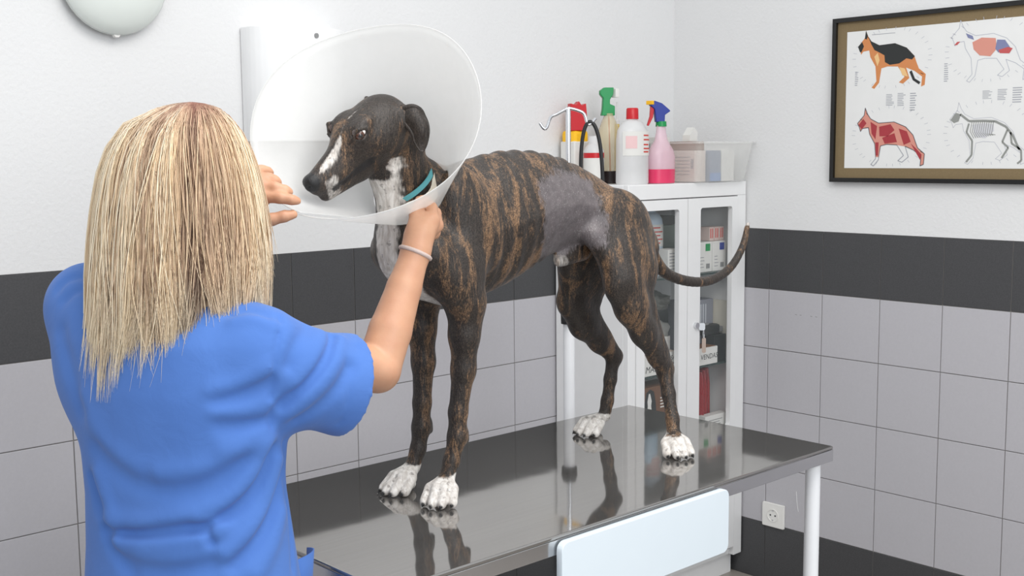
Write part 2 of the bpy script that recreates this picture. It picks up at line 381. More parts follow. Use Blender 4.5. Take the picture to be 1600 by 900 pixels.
# middle shelf, left
def blob(name, c, r, m, parent=None, base=None, amp=.2, fs=18, seed=0, sub=4):
    bm = bmesh.new(); bmesh.ops.create_icosphere(bm, subdivisions=sub, radius=1)
    for v in bm.verts:
        k = 1+amp*(mnoise.noise(v.co*2.1+Vector((seed, 0, 0))) + .5*mnoise.noise(v.co*5+Vector((seed, 3, 0))))
        p = Vector((v.co.x*r[0], v.co.y*r[1], v.co.z*r[2]))*k
        p.z = max(p.z, -r[2]*.8); v.co = p+Vector(c)
    return finish(name, bm, m, parent, base, True)
b = blob('gauze', (-.275, -.115, S2+.0745), (.085, .062, .092), mat('gauze_white', srgb(200, 200, 194), .9), base=(-.275, -.115, S2), amp=.22, seed=5); tag(b, 'heap of white gauze behind the left glass door', 'gauze')
b = blob('plastic_bag', (-.27, -.115, S2+.205), (.085, .065, .034), mat('bag_grey', srgb(140, 140, 133), .35), base=(-.27, -.115, S2+.18), amp=.35, seed=3); tag(b, 'crumpled grey plastic bag on top of the gauze heap', 'bag')
tr = thing('tray', (-.4, -.24, S2), 'white card tray with handwritten letters, left door', 'tray')
box('tray_body', (-.52, -.286, S2+.001), (-.318, -.192, S2+.066), m_card, tr, bev=.001)
box('tray_rim', (-.512, -.280, S2+.060), (-.326, -.198, S2+.0675), m_beige, tr)
text('lettering', 'MADA', .030, (-.480, -.2866, S2+.012), (1, 0, 0), (0, 0, 1), m_ink, tr, .2)
text('lettering', 'URSA', .022, (-.386, -.2866, S2+.040), (1, 0, 0), (0, 0, 1), m_ink, tr, .2)
lines(tr, -.378, -.33, S2+.006, S2+.036, -.2867, 2, m_ink, tr, .006)
b = prism('blue_folder', [(-.05, 0), (.045, 0), (.045, .018), (-.05, .062)], (-.40, -.225, S2+.068), (1, 0, 0), (0, 0, 1), .012, mat('blue_card', srgb(25, 55, 135), .5), base=(-.40, -.23, S2+.068)); tag(b, 'deep blue folder standing on the lettered tray', 'folder')
c = box('card', (-.362, -.256, S2+.068), (-.322, -.254, S2+.112), m_card, base=(-.34, -.255, S2+.068)); tag(c, 'small white card standing on the lettered tray', 'card')
# middle shelf, right
c = carton('carton', -.185, -.040, S2, .205, -.213, .08, mat('grey_card', srgb(140, 142, 152), .6), 'grey carton with white column of print, right door')
for k in range(6): box('print_column', (-.150+.013*k, -.2138, S2+.115), (-.144+.013*k, -.2132, S2+.19), mat('ink_white', srgb(195, 198, 205), .7), c)
carton('carton', -.036, -.026, S2, .2, -.275, .08, mat('cream_card', srgb(215, 210, 195), .7), 'narrow cream carton standing by the right door edge')
carton('carton', -.108, -.045, S2, .09, -.272, .052, m_black2, 'black carton beside the VENDAS box')
dv = thing('clipper', (-.1, -.22, S2+.091), 'black electric clipper lying on the black carton', 'clipper')
box('body', (-.15, -.262, S2+.091), (-.062, -.226, S2+.125), m_black2, dv, bev=.008); box('head', (-.066, -.258, S2+.096), (-.042, -.23, S2+.114), m_grey, dv, bev=.003)
box('switch', (-.13, -.250, S2+.124), (-.11, -.238, S2+.130), m_grey, dv, bev=.002)
vb = thing('lettered_box', (-.18, -.24, S2), 'white card box handwritten VENDAS on the middle shelf', 'box')
box('box_body', (-.232, -.288, S2+.001), (-.112, -.222, S2+.058), m_card, vb, bev=.001); box('box_inside', (-.227, -.283, S2+.055), (-.117, -.227, S2+.0595), m_tan, vb)
text('lettering', 'VENDAS', .024, (-.203, -.2886, S2+.020), (1, 0, 0), (0, .0, 1), m_ink, vb, .15)
# bottom shelf
for k in range(3):
    x = -.150+k*.034; y = -.240+.014*k
    bg = prism('red_bag', [(-.02, 0), (.02, 0), (.018, .14), (.013, .192), (-.013, .192), (-.018, .14)], (x, y, S3+.001), (.55, -.83, 0), (0, 0, 1), .02, mat('red_foil', srgb(150, 25, 35), .35), base=(x, y, S3), bev=.003)
    tag(bg, ['red foil pouch nearest the door split, bottom shelf', 'middle one of three red foil pouches, bottom shelf', 'red foil pouch farthest right, bottom shelf'][k], 'pouch', 'red foil pouches')
    prism('pouch_stripe', [(-.006, .01), (.006, .01), (.004, .17), (-.004, .17)], (x+.001, y+.001, S3+.001), (.55, -.83, 0), (0, 0, 1), -.0006, m_beige, bg)
c = carton('carton', -.175, -.055, S3, .045, -.288, .03, m_card, 'low white carton in front of red pouches'); lines(c, -.155, -.08, S3+.008, S3+.032, -.2888, 3, m_grey, c)
pb = carton('pet_food_box', -.505, -.33, S3, .185, -.285, .08, mat('brown_box', srgb(105, 70, 48), .6), 'brown carton with a black and white dog portrait')
prism('portrait', [(-.03, 0), (.03, 0), (.027, .04), (.018, .075), (0, .085), (-.018, .075), (-.027, .04)], (-.455, -.2862, S3+.095), (1, 0, 0), (0, 0, 1), 0, m_black2, pb)
prism('portrait', [(-.014, 0), (.014, 0), (.008, .03), (.011, .045), (.003, .07), (-.003, .07), (-.010, .045), (-.008, .03)], (-.459, -.2866, S3+.096), (1, 0, 0), (0, 0, 1), 0, m_card, pb)
lines(pb, -.405, -.355, S3+.11, S3+.15, -.2858, 4, m_card, pb, .004)

# ------------------------------------------------------------------ on top of the cabinet
def bottle(name, x, y, prof, m, label, cat='bottle', n=28, sx=1, sy=1):
    o = thing(name, (x, y, CT), label, cat)
    lathe('body', prof, (x, y, CT), m, o, n=n, sx=sx, sy=sy)
    return o
# yellow container with red spout
y1 = thing('disinfectant_can', (-.76, 0, 0), 'yellow container with white label and red spout cap', 'bottle'); y1.location = (-.548, -.05, CT)
box('body', (-.583, -.08, CT), (-.515, -.02, CT+.17), m_yel, y1, bev=.012); box('label', (-.584, -.0815, CT+.02), (-.514, -.0185, CT+.135), m_card, y1, bev=.004)
prism('spout_cap', [(-.03, 0), (.02, 0), (.028, .02), (.022, .085), (.008, .078), (-.002, .092), (-.012, .080), (-.03, .085)], (-.548, -.055, CT+.168), (.9, -.43, 0), (0, 0, 1), .03, m_red, y1, bev=.002)
# small white bottle with red label
b2 = bottle('lotion_bottle', -.553, -.135, [(0, 0), (.030, 0), (.032, .006), (.032, .105), (.022, .122), (.017, .126), (.017, .15), (0, .15)], m_clear2, 'small white bottle with red label band beside the black tube')
lathe('label_band', [(.0325, .082), (.0325, .098)], (-.553, -.135, CT), m_red, b2); lathe('label', [(.0323, .02), (.0323, .082)], (-.553, -.135, CT), m_card, b2)
# green trigger sprayer with amber liquid
gx, gy = -.462, -.115
b3 = bottle('spray_bottle', gx, gy, [(0, 0), (.036, 0), (.038, .005), (.038, .13), (.034, .165), (.022, .2), (.016, .212), (.016, .222), (0, .222)], m_yclear, 'tall amber spray bottle with green trigger head')
lathe('liquid', [(0, .001), (.0384, .001), (.0386, .04), (0, .04)], (gx, gy, CT), m_dkbrown, b3)
tube('dip_tube', [(gx+.008, gy, CT+.02), (gx, gy, CT+.22)], .0022, m_red, b3, n=6)
hd = prism('trigger_head', [(-.022, 0), (.022, 0), (.022, .03), (.006, .036), (.006, .05), (.016, .066), (.018, .088), (-.012, .088), (-.026, .078), (-.026, .066), (-.016, .055), (-.018, .02)], (gx, gy+.009, CT+.215), (.85, -.53, 0), (0, 0, 1), .02, m_green, b3, bev=.002)
box('nozzle', (gx+.012, gy-.02, CT+.272), (gx+.028, gy, CT+.300), m_whitep, b3, bev=.002)
# thin syringe
sg = thing('syringe', (-.395, -.09, CT), 'slim clear syringe with yellow tip standing behind the bottles', 'syringe')
lathe('barrel', [(0, .05), (.008, .05), (.008, .20), (.003, .205), (.003, .26), (0, .26)], (-.395, -.09, CT), m_clear2, sg, n=12); lathe('tip', [(0, 0), (.0085, 0), (.0085, .165), (.0082, .19), (0, .19)], (-.395, -.09, CT), glassy('yellow_clear', srgb(235, 200, 60), .5), sg, n=12)
# clear bottle, red cap
cx, cy = -.497, -.245
b4 = bottle('alcohol_bottle', cx, cy, [(0, 0), (.054, 0), (.057, .006), (.056, .135), (.052, .165), (.038, .188), (.018, .198), (.018, .205), (0, .205)], m_clear2, 'large clear bottle with white label and red cap on cabinet', sx=1.0, sy=.8)
lathe('cap', [(0, .200), (.019, .200), (.0185, .231), (.016, .234), (0, .234)], (cx, cy, CT), m_red, b4)
arc_patch('label', (cx, cy, CT), .0577, .8, -PI*.93, -PI*.15, .088, .162, m_card, b4)
for k, zz in enumerate((.15, .137, .122, .11, .1)):
    arc_patch('label_print', (cx, cy, CT), .0580, .8, -PI*.50, -PI*(.27 if k % 2 else .33), zz-.0025, zz+.002, m_redink, b4)
arc_patch('label_print', (cx, cy, CT), .0580, .8, -PI*.86, -PI*.64, .11, .148, mat('label_pink', srgb(225, 190, 190), .7), b4)
# pink spray bottle
px_, py_ = -.380, -.262
b5 = bottle('pink_spray_bottle', px_, py_, [(0, 0), (.046, 0), (.050, .006), (.050, .085), (.044, .105), (.024, .135), (.018, .16), (.0165, .182), (0, .182)], m_pinkpl, 'spray bottle of pink liquid with blue and red trigger head', sx=1.05, sy=.75)
lathe('liquid', [(0, .002), (.0500, .002), (.0506, .045), (0, .045)], (px_, py_, CT), m_pinkliq, b5, sx=1.05, sy=.75)
lathe('collar', [(0, .178), (.0175, .178), (.0165, .194), (0, .194)], (px_, py_, CT), m_green, b5)
prism('trigger_head', [(-.015, 0), (.013, 0), (.014, .022), (.032, .034), (.026, .04), (.004, .058), (-.02, .066), (-.032, .066), (-.034, .052), (-.02, .040)], (px_, py_+.009, CT+.192), (.85, -.53, 0), (0, 0, 1), .02, m_blue, b5, bev=.002)
prism('trigger', [(-.034, .048), (-.022, .045), (-.026, .015), (-.04, -.012), (-.045, -.01), (-.036, .018)], (px_, py_+.004, CT+.192), (.85, -.53, 0), (0, 0, 1), .01, m_red, b5, bev=.001)
box('nozzle', (px_-.040, py_+.004, CT+.246), (px_-.026, py_+.028, CT+.258), m_yel, b5, bev=.001)
gv = bottle('vial', -.335, -.165, [(0, 0), (.018, 0), (.018, .09), (.011, .1), (.011, .125), (0, .125)], m_grey, 'grey vial behind the pink spray bottle', 'vial')
# tub
tu = thing('storage_tub', (-.2, -.22, CT), 'translucent plastic tub of small boxes on the cabinet', 'tub')
bx0, bx1, by0, by1, hh = -.285, -.028, -.335, -.105, .13
bm = bmesh.new()
lv = []
for (ex, z) in ((0, .001), (.020, hh), (.027, hh), (.027, hh-.006)):
    rr = rrect(bx1-bx0+2*ex, by1-by0+2*ex, .02, 4)
    lv.append([bm.verts.new(((bx0+bx1)/2+a, (by0+by1)/2+b, CT+z)) for a, b in rr])
bm.faces.new(lv[0][::-1])
for A, B in zip(lv[:-1], lv[1:]):
    for i in range(len(A)): k = (i+1) % len(A); bm.faces.new((A[i], A[k], B[k], B[i]))
m_tub = glassy('tub_plastic', (.80, .80, .78), .38, .25)
finish('tub_shell', bm, m_tub, tu, None, True, 40)
for (x0, x1, h, y0, y1, m, lab) in ((-.272, -.215, .10, -.31, -.18, m_beige, 'beige printed medicine box at the left side of the tub'),
        (-.208, -.152, .10, -.322, -.25, mat('bluegrey_box', srgb(120, 130, 150), .5), 'blue grey box beside the beige box in the tub'),
        (-.147, -.112, .105, -.322, -.25, m_card, 'white upright box next to blue grey box in the tub'),
        (-.108, -.075, .10, -.318, -.25, m_card, 'white upright box nearest the right end of the tub'),
        (-.275, -.225, .145, -.17, -.12, m_card, 'white box sticking out at the left back of the tub'),
        (-.20, -.12, .13, -.23, -.13, m_tan, 'small brown box at the back inside the tub')):
    c = carton('medicine_box', x0, x1, CT+.002, h, y0, y1-y0, m, lab, 'box', 'boxes in the translucent tub')
    if m is m_beige:
        for k in range(6): box('print_line', (x0-.0008, y0+.02, CT+.025+.011*k), (x0-.0002, y0+.07+.02*(k % 3), CT+.027+.011*k), m_grey, c)
        box('print_code', (x0-.0008, y0+.004, CT+.045), (x0-.0002, y0+.014, CT+.075), m_grey, c)
    if 'bluegrey' in m.name: box('label_band', (x0, y0-.0009, CT+.004), (x1, y0-.0003, CT+.03), mat('label_blue', srgb(90, 130, 185), .6), c)
c = prism('small_carton', [(-.02, 0), (.02, 0), (.022, .03), (.004, .045), (-.018, .02)], (-.165, -.19, CT+.133), (1, 0, 0), (0, 0, 1), .03, m_card, base=(-.165, -.2, CT+.133)); tag(c, 'small white carton tilted on top of the tub contents', 'box')
b = lathe('tape_roll', [(0, .002), (.020, .002), (.020, .05), (0, .05)], (-.052, -.22, CT), m_card, base=(-.052, -.22, CT)); tag(b, 'white tape roll at the right end inside the tub', 'tape')

# ------------------------------------------------------------------ drip stand
ix, iy = -1.04, -.5
iv = thing('drip_stand', (ix, iy, 0), 'chrome drip stand with white lower tube behind the table', 'stand')
lathe('lower_tube', [(0, .03), (.0155, .03), (.0155, 1.018), (0, 1.018)], (ix, iy, 0), m_leg, iv)
cl = lathe('collar', [(0, 1.005), (.021, 1.005), (.022, 1.03), (.017, 1.045), (.0, 1.045)], (ix, iy, 0), m_black2, iv)
tube('clamp_knob', [(ix-.018, iy-.012, 1.025), (ix-.04, iy-.028, 1.025)], .009, m_black2, iv)
lathe('upper_pole', [(0, 1.02), (.0068, 1.02), (.0068, 1.57), (0, 1.57)], (ix, iy, 0), m_chrome, iv, n=16)
R_ = Vector((.733, -.68, 0))
def ivp(a, z): return Vector((ix, iy, z))+R_*a
s_ = 3.05/1817.9
tube('hook', [ivp(0, 1.572), ivp(-.030, 1.556), ivp(-.046, 1.548), ivp(-.056, 1.522), ivp(-.064, 1.520), ivp(-.074, 1.534)], .0042, m_chrome, iv, sub=3)
tube('hook', [ivp(0, 1.572), ivp(.024, 1.566), ivp(.042, 1.556), ivp(.050, 1.532), ivp(.058, 1.530), ivp(.072, 1.545)], .0042, m_chrome, iv, sub=3)
for k in range(5):
    a = 2*PI*k/5+.3
    tube('base_leg', [(ix, iy, .05), (ix+.24*math.cos(a)*.8, iy+.17*math.sin(a), .035)], .012, m_leg, iv)
hs = tube('rubber_tube', [ivp(.030, 1.20), ivp(.032, 1.36), ivp(.034, 1.46), ivp(.042, 1.515), ivp(.056, 1.536), ivp(.072, 1.52), ivp(.084, 1.47), ivp(.090, 1.38), ivp(.091, 1.20)], .0052, m_black2, base=ivp(.06, 1.2), sub=6)
tag(hs, 'black rubber tube looped over the drip stand hook', 'tube')

# ------------------------------------------------------------------ wall fittings
so = thing('wall_socket', (0, -.448, .235), 'white power socket plate on the grey tiles', 'socket')
prism('plate', rrect(.086, .082, .004), (-.001, -.448, .236), (0, -1, 0), (0, 0, 1), .009, m_whitep, so, bev=.002)
def disc(name, c, r, d, m, parent, n=24): return tube(name, [Vector(c), Vector(c)+Vector((-d, 0, 0))], r, m, parent, n=n)
frame_ring('socket_ring', [(.0225*math.cos(a), .0225*math.sin(a)) for a in np.linspace(0, 2*PI, 24, endpoint=False)], [(.0195*math.cos(a), .0195*math.sin(a)) for a in np.linspace(0, 2*PI, 24, endpoint=False)], (-.009, -.448, .236), (0, -1, 0), (0, 0, 1), .003, m_whitep, so)
disc('socket_face', (-.009, -.448, .236), .0195, .0008, mat('socket_grey', (.45, .43, .40), .5), so)
for dy in (-.0095, .0095): disc('pin_hole', (-.0098, -.448+dy, .236), .003, .0006, m_ink, so, 12)
for dz in (-.016, .016): box('earth_clip', (-.0115, -.451, .236+dz-.002), (-.0098, -.445, .236+dz+.002), m_chrome, so)

la = thing('wall_lamp', (-2.04, 0, 1.86), 'round frosted glass wall lamp above the woman', 'lamp')
m_frost = mat('frosted_glass', srgb(216, 221, 216), .25, noise_amt=.06, noise_scale=8)
bm = bmesh.new(); rings = []; R0 = .127
for i in range(9):
    q = i/8; r = R0*math.sin(q*PI/2); d = .055*math.cos(q*PI/2)
    rings.append([bm.verts.new((-2.04+r*math.cos(a), -.022-d, 1.862+r*math.sin(a))) for a in np.linspace(0, 2*PI, 40, endpoint=False)] if i else [bm.verts.new((-2.04, -.077, 1.862))])
for A, B in zip(rings[:-1], rings[1:]):
    for i in range(40):
        k = (i+1) % 40
        if len(A) == 1: bm.faces.new((A[0], B[i], B[k]))
        else: bm.faces.new((A[i], B[i], B[k], A[k]))
bmesh.ops.recalc_face_normals(bm, faces=bm.faces)
sh = finish('shade', bm, m_frost, la, None, True)
sm = sh.modifiers.new('s', 'SOLIDIFY'); sm.thickness = .005
prism('clip', rrect(.016, .022, .005), (-2.04, -.016, 1.741), (1, 0, 0), (0, 0, 1), .012, m_whitep, la, bev=.002)
lathe('mount', [(0, 0), (.06, 0), (.06, .02), (0, .02)], (0, 0, 0), m_white, la).location = (0, 0, 0)
mo = [o for o in la.children if o.name.startswith('mount')][0]; mo.data.transform(Matrix.Translation(wloc(la))); mo.data.transform(Matrix.Rotation(PI/2, 4, 'X')); mo.location = (0, -.002, 0)

dp = thing('paper_dispenser', (-1.55, 0, 1.49), 'white rounded paper towel dispenser on the wall behind the cone', 'dispenser')
ol = [(.142*math.cos(a), -.03-.10*math.sin(a)) for a in np.linspace(0, PI, 22)] + [(-.142, -.001), (.142, -.001)]
prism('housing', ol, (-1.565, 0, 1.492), (1, 0, 0), (0, 1, 0), .285, m_white, dp, bev=.004)
prism('outlet', rrect(.2, .02, .005), (-1.565, -.03, 1.490), (1, 0, 0), (0, 1, 0), .004, m_grey, dp)
prism('lock', rrect(.012, .012, .005), (-1.565, -.1305, 1.755), (1, 0, 0), (0, 0, 1), .002, m_grey, dp)

# ------------------------------------------------------------------ framed poster
po = thing('framed_poster', (-.012, -.985, 1.358), 'black framed poster with four dog anatomy pictures', 'poster')
PYL, PYR, PZ0, PZ1 = -.643, -1.327, 1.358, 1.857
pc = ((PYL+PYR)/2, (PZ0+PZ1)/2); pw, ph = PYL-PYR, PZ1-PZ0
# plane axes seen from the room: ux to the right (-Y), uy up
UX, UY = (0, -1, 0), (0, 0, 1)
def rect(w, h): return [(w/2, h/2), (-w/2, h/2), (-w/2, -h/2), (w/2, -h/2)]
frame_ring('frame', rect(pw, ph), rect(pw-.026, ph-.026), (-.002, pc[0], pc[1]), UX, UY, .020, m_black, po)
prism('mount', rect(pw-.024, ph-.024), (-.003, pc[0], pc[1]), UX, UY, .008, m_mount, po)
prism('paper', rect(pw-.092, ph-.086), (-.0112, pc[0], pc[1]), UX, UY, .0006, m_paper, po)
XP = -.0121
m_pg = mat('print_grey', (.36, .37, .40), .7); m_pl = mat('print_line_grey', (.46, .47, .52), .7); m_ptan = mat('print_tan', srgb(200, 130, 80), .7); m_pcream = mat('print_cream', srgb(225, 185, 130), .7)
m_pblk = mat('print_black', srgb(42, 44, 44), .7); m_pred = mat('print_red', srgb(185, 85, 85), .7); m_ppink = mat('print_pink', srgb(205, 140, 125), .7); m_pblue = mat('print_blue', srgb(120, 125, 160), .7); m_pmus = mat('print_dark_red', srgb(160, 55, 62), .7)
def pr(name, pts, cy, cz, s, m, dx=0):
    """flat print: pts in picture units (x right, y up), centred at cy, cz"""
    prism(name, [(a*s, b*s) for a, b in pts], (XP-dx, cy, cz), UX, UY, 0, m, po)
DOG = [(-.50, .20), (-.40, .31), (-.385, .41), (-.35, .33), (-.30, .26), (-.18, .20), (.05, .21), (.22, .14), (.33, .03), (.37, -.07), (.40, -.14), (.50, -.22), (.49, -.36), (.44, -.38), (.45, -.25), (.34, -.17),
       (.22, -.12), (.27, -.26), (.18, -.33), (.12, -.31), (.20, -.24), (.10, -.10), (-.05, -.09), (-.14, -.11), (-.17, -.30), (-.24, -.38), (-.28, -.36), (-.21, -.28), (-.23, -.08), (-.31, .05), (-.33, .14), (-.42, .13), (-.45, .09), (-.47, .15)]
def outline(pts, w):
    """thin closed stroke polygons along pts"""
    out = []
    for (a, b), (c, d) in zip(pts, pts[1:]+pts[:1]):
        L = math.hypot(c-a, d-b) or 1; nx, ny = -(d-b)/L*w, (c-a)/L*w
        out.append([(a+nx, b+ny), (c+nx, d+ny), (c-nx, d-ny), (a-nx, b-ny)])
    return out
def strokes(name, polys, cy, cz, s, m, dx=0):
    bm = bmesh.new()
    for p in polys: bm.faces.new([bm.verts.new((XP-dx, cy-a*s, cz+b*s)) for a, b in p])
    return finish(name, bm, m, po)
def pointers(cy, cz, s):
    P = []
    for k in range(30):
        a = 2*PI*k/30+random.uniform(-.05, .05); x, y = .53*math.cos(a), .02+.37*math.sin(a)
        x2, y2 = x*1.10, y*1.10
        P += outline([(x, y), (x2, y2)], .003)[:1]
    strokes('pointer_lines', P, cy, cz, s, m_pl)['kind'] = 'stuff'
def caption(cy, cz, w, h, n, m=None):
    P = []
    for i in range(n):
        z = h/2-h*(i+.5)/n; e = w*random.uniform(.6, 1); t = h/n*.22
        P.append([(-w/2, z-t), (-w/2+e, z-t), (-w/2+e, z+t), (-w/2, z+t)])
    strokes('caption', P, cy, cz, 1, m or m_pg)
S_ = .222
# coat dog
A = (-.838, 1.723)
pr('dog_print', DOG, *A, S_, m_ptan); pr('dog_print', [(-.35, .33), (-.30, .26), (-.18, .20), (.05, .21), (.22, .14), (.34, .02), (.30, -.02), (.22, .0), (.12, -.06), (-.02, -.07), (-.09, -.03), (-.10, .06), (-.17, .1), (-.25, .14), (-.30, .22)], *A, S_, m_pblk, .0003)
pr('dog_print', [(-.50, .20), (-.44, .26), (-.41, .2), (-.45, .12), (-.47, .13)], *A, S_, m_pblk, .0003); pr('dog_print', [(-.40, .30), (-.385, .41), (-.355, .34), (-.37, .29)], *A, S_, m_pblk, .0003)
pr('dog_print', [(.30, -.16), (.35, -.27), (.43, -.32), (.41, -.35), (.32, -.29), (.27, -.18)], *A, S_, m_pblk, .0003); pr('dog_print', [(-.25, .05), (-.2, .1), (-.17, .0), (-.2, -.08)], *A, S_, m_pcream, .0003); pr('dog_print', [(.12, -.11), (.2, -.13), (.25, -.24), (.17, -.22)], *A, S_, m_pcream, .0003)
pointers(*A, S_)
# muscle dog
B_ = (-.842, 1.492)
strokes('dog_outline', outline(DOG, .006), *B_, S_, m_pg); pr('dog_print', [p for p in DOG[:16]]+[(.22, -.12), (.10, -.10), (-.05, -.09), (-.14, -.11), (-.165, -.26), (-.21, -.26)]+DOG[28:], *B_, S_, m_ppink)
for pp in ([(-.48, .18), (-.41, .26), (-.36, .2), (-.43, .12)], [(-.30, .22), (-.2, .16), (-.22, -.02), (-.28, .06)], [(-.17, .15), (.0, .18), (.06, .1), (-.04, .02), (-.16, .02)], [(-.12, -.0), (.06, .06), (.1, -.06), (-.08, -.08)], [(.12, .12), (.24, .08), (.3, -.06), (.2, -.1)], [(.3, -.08), (.38, -.15), (.46, -.23), (.44, -.3)], [(-.22, -.06), (-.17, -.06), (-.175, -.24), (-.205, -.24)]):
    pr('muscle_print', pp, *B_, S_, m_pmus, .0003)
pointers(*B_, S_)
# organ dog
C_ = (-1.135, 1.728)
strokes('dog_outline', outline(DOG, .004), *C_, S_, m_pl)
pr('organ_print', [(-.22, .12), (-.1, .17), (.08, .15), (.1, .02), (.02, -.07), (-.12, -.05), (-.2, .03)], *C_, S_, m_ppink, .0002); pr('organ_print', [(.1, .13), (.2, .12), (.27, .02), (.2, -.02), (.12, -.03), (.08, .02)], *C_, S_, m_pblue, .0003)
pr('organ_print', [(.12, .0), (.24, .03), (.3, .01), (.26, -.05), (.14, -.04)], *C_, S_, m_pred, .0004); pr('organ_print', [(-.31, .24), (-.22, .2), (-.2, .15), (-.28, .18)], *C_, S_, m_pblue, .0003); pr('organ_print', [(-.46, .1), (-.42, .14), (-.38, .14), (-.42, .1)], *C_, S_, m_pred, .0003)
pointers(*C_, S_)
# skeleton dog
D_ = (-1.138, 1.497)
strokes('dog_outline', outline(DOG, .003), *D_, S_, m_pl)
P = []
sp = [(-.36, .26), (-.24, .17), (-.05, .17), (.1, .16), (.24, .09), (.33, -.02), (.42, -.2)]
for a, b in zip(sp[:-1], sp[1:]): P += outline([a, b], .014)[:1]
for k in range(11): x = -.2+.028*k; P += outline([(x, .16), (x-.02, .04-.004*k), (x+.03, -.05+.004*k)], .004)[:2]
for ln in ([(-.24, .14), (-.27, .03), (-.19, -.08), (-.19, -.26), (-.26, -.35)], [(.26, .05), (.2, -.1), (.28, -.17), (.2, -.3)], [(.3, .02), (.32, -.12), (.44, -.2), (.45, -.33), (.4, -.37)]):
    for a, b in zip(ln[:-1], ln[1:]): P += outline([a, b], .012)[:1]
P.append([(-.49, .19), (-.42, .28), (-.35, .26), (-.38, .17), (-.44, .15)])
strokes('bone_print', P, *D_, S_, mat('print_bone', srgb(140, 142, 138), .7), .0003)
pr('rib_print', [(-.2, .12), (-.05, .14), (.08, .12), (.09, .04), (-.02, -.05), (-.15, -.03)], *D_, S_, mat('print_rib', srgb(200, 200, 205), .7), .0001)
pointers(*D_, S_)
caption(-.815, 1.800, .085, .004, 1); caption(-.725, 1.672, .012, .045, 8)
for k, (y0, h) in enumerate(((-.838, .036), (-.875, .04), (-.915, .055))): caption(y0, 1.604-.0*k-(.0 if k < 2 else .008), .026, h, 8)
caption(-1.012, 1.675, .014, .055, 9)
for k, (y0, h) in enumerate(((-1.135, .025), (-1.178, .032), (-1.22, .045))): caption(y0, 1.612-h*.2, .028, h, 7)

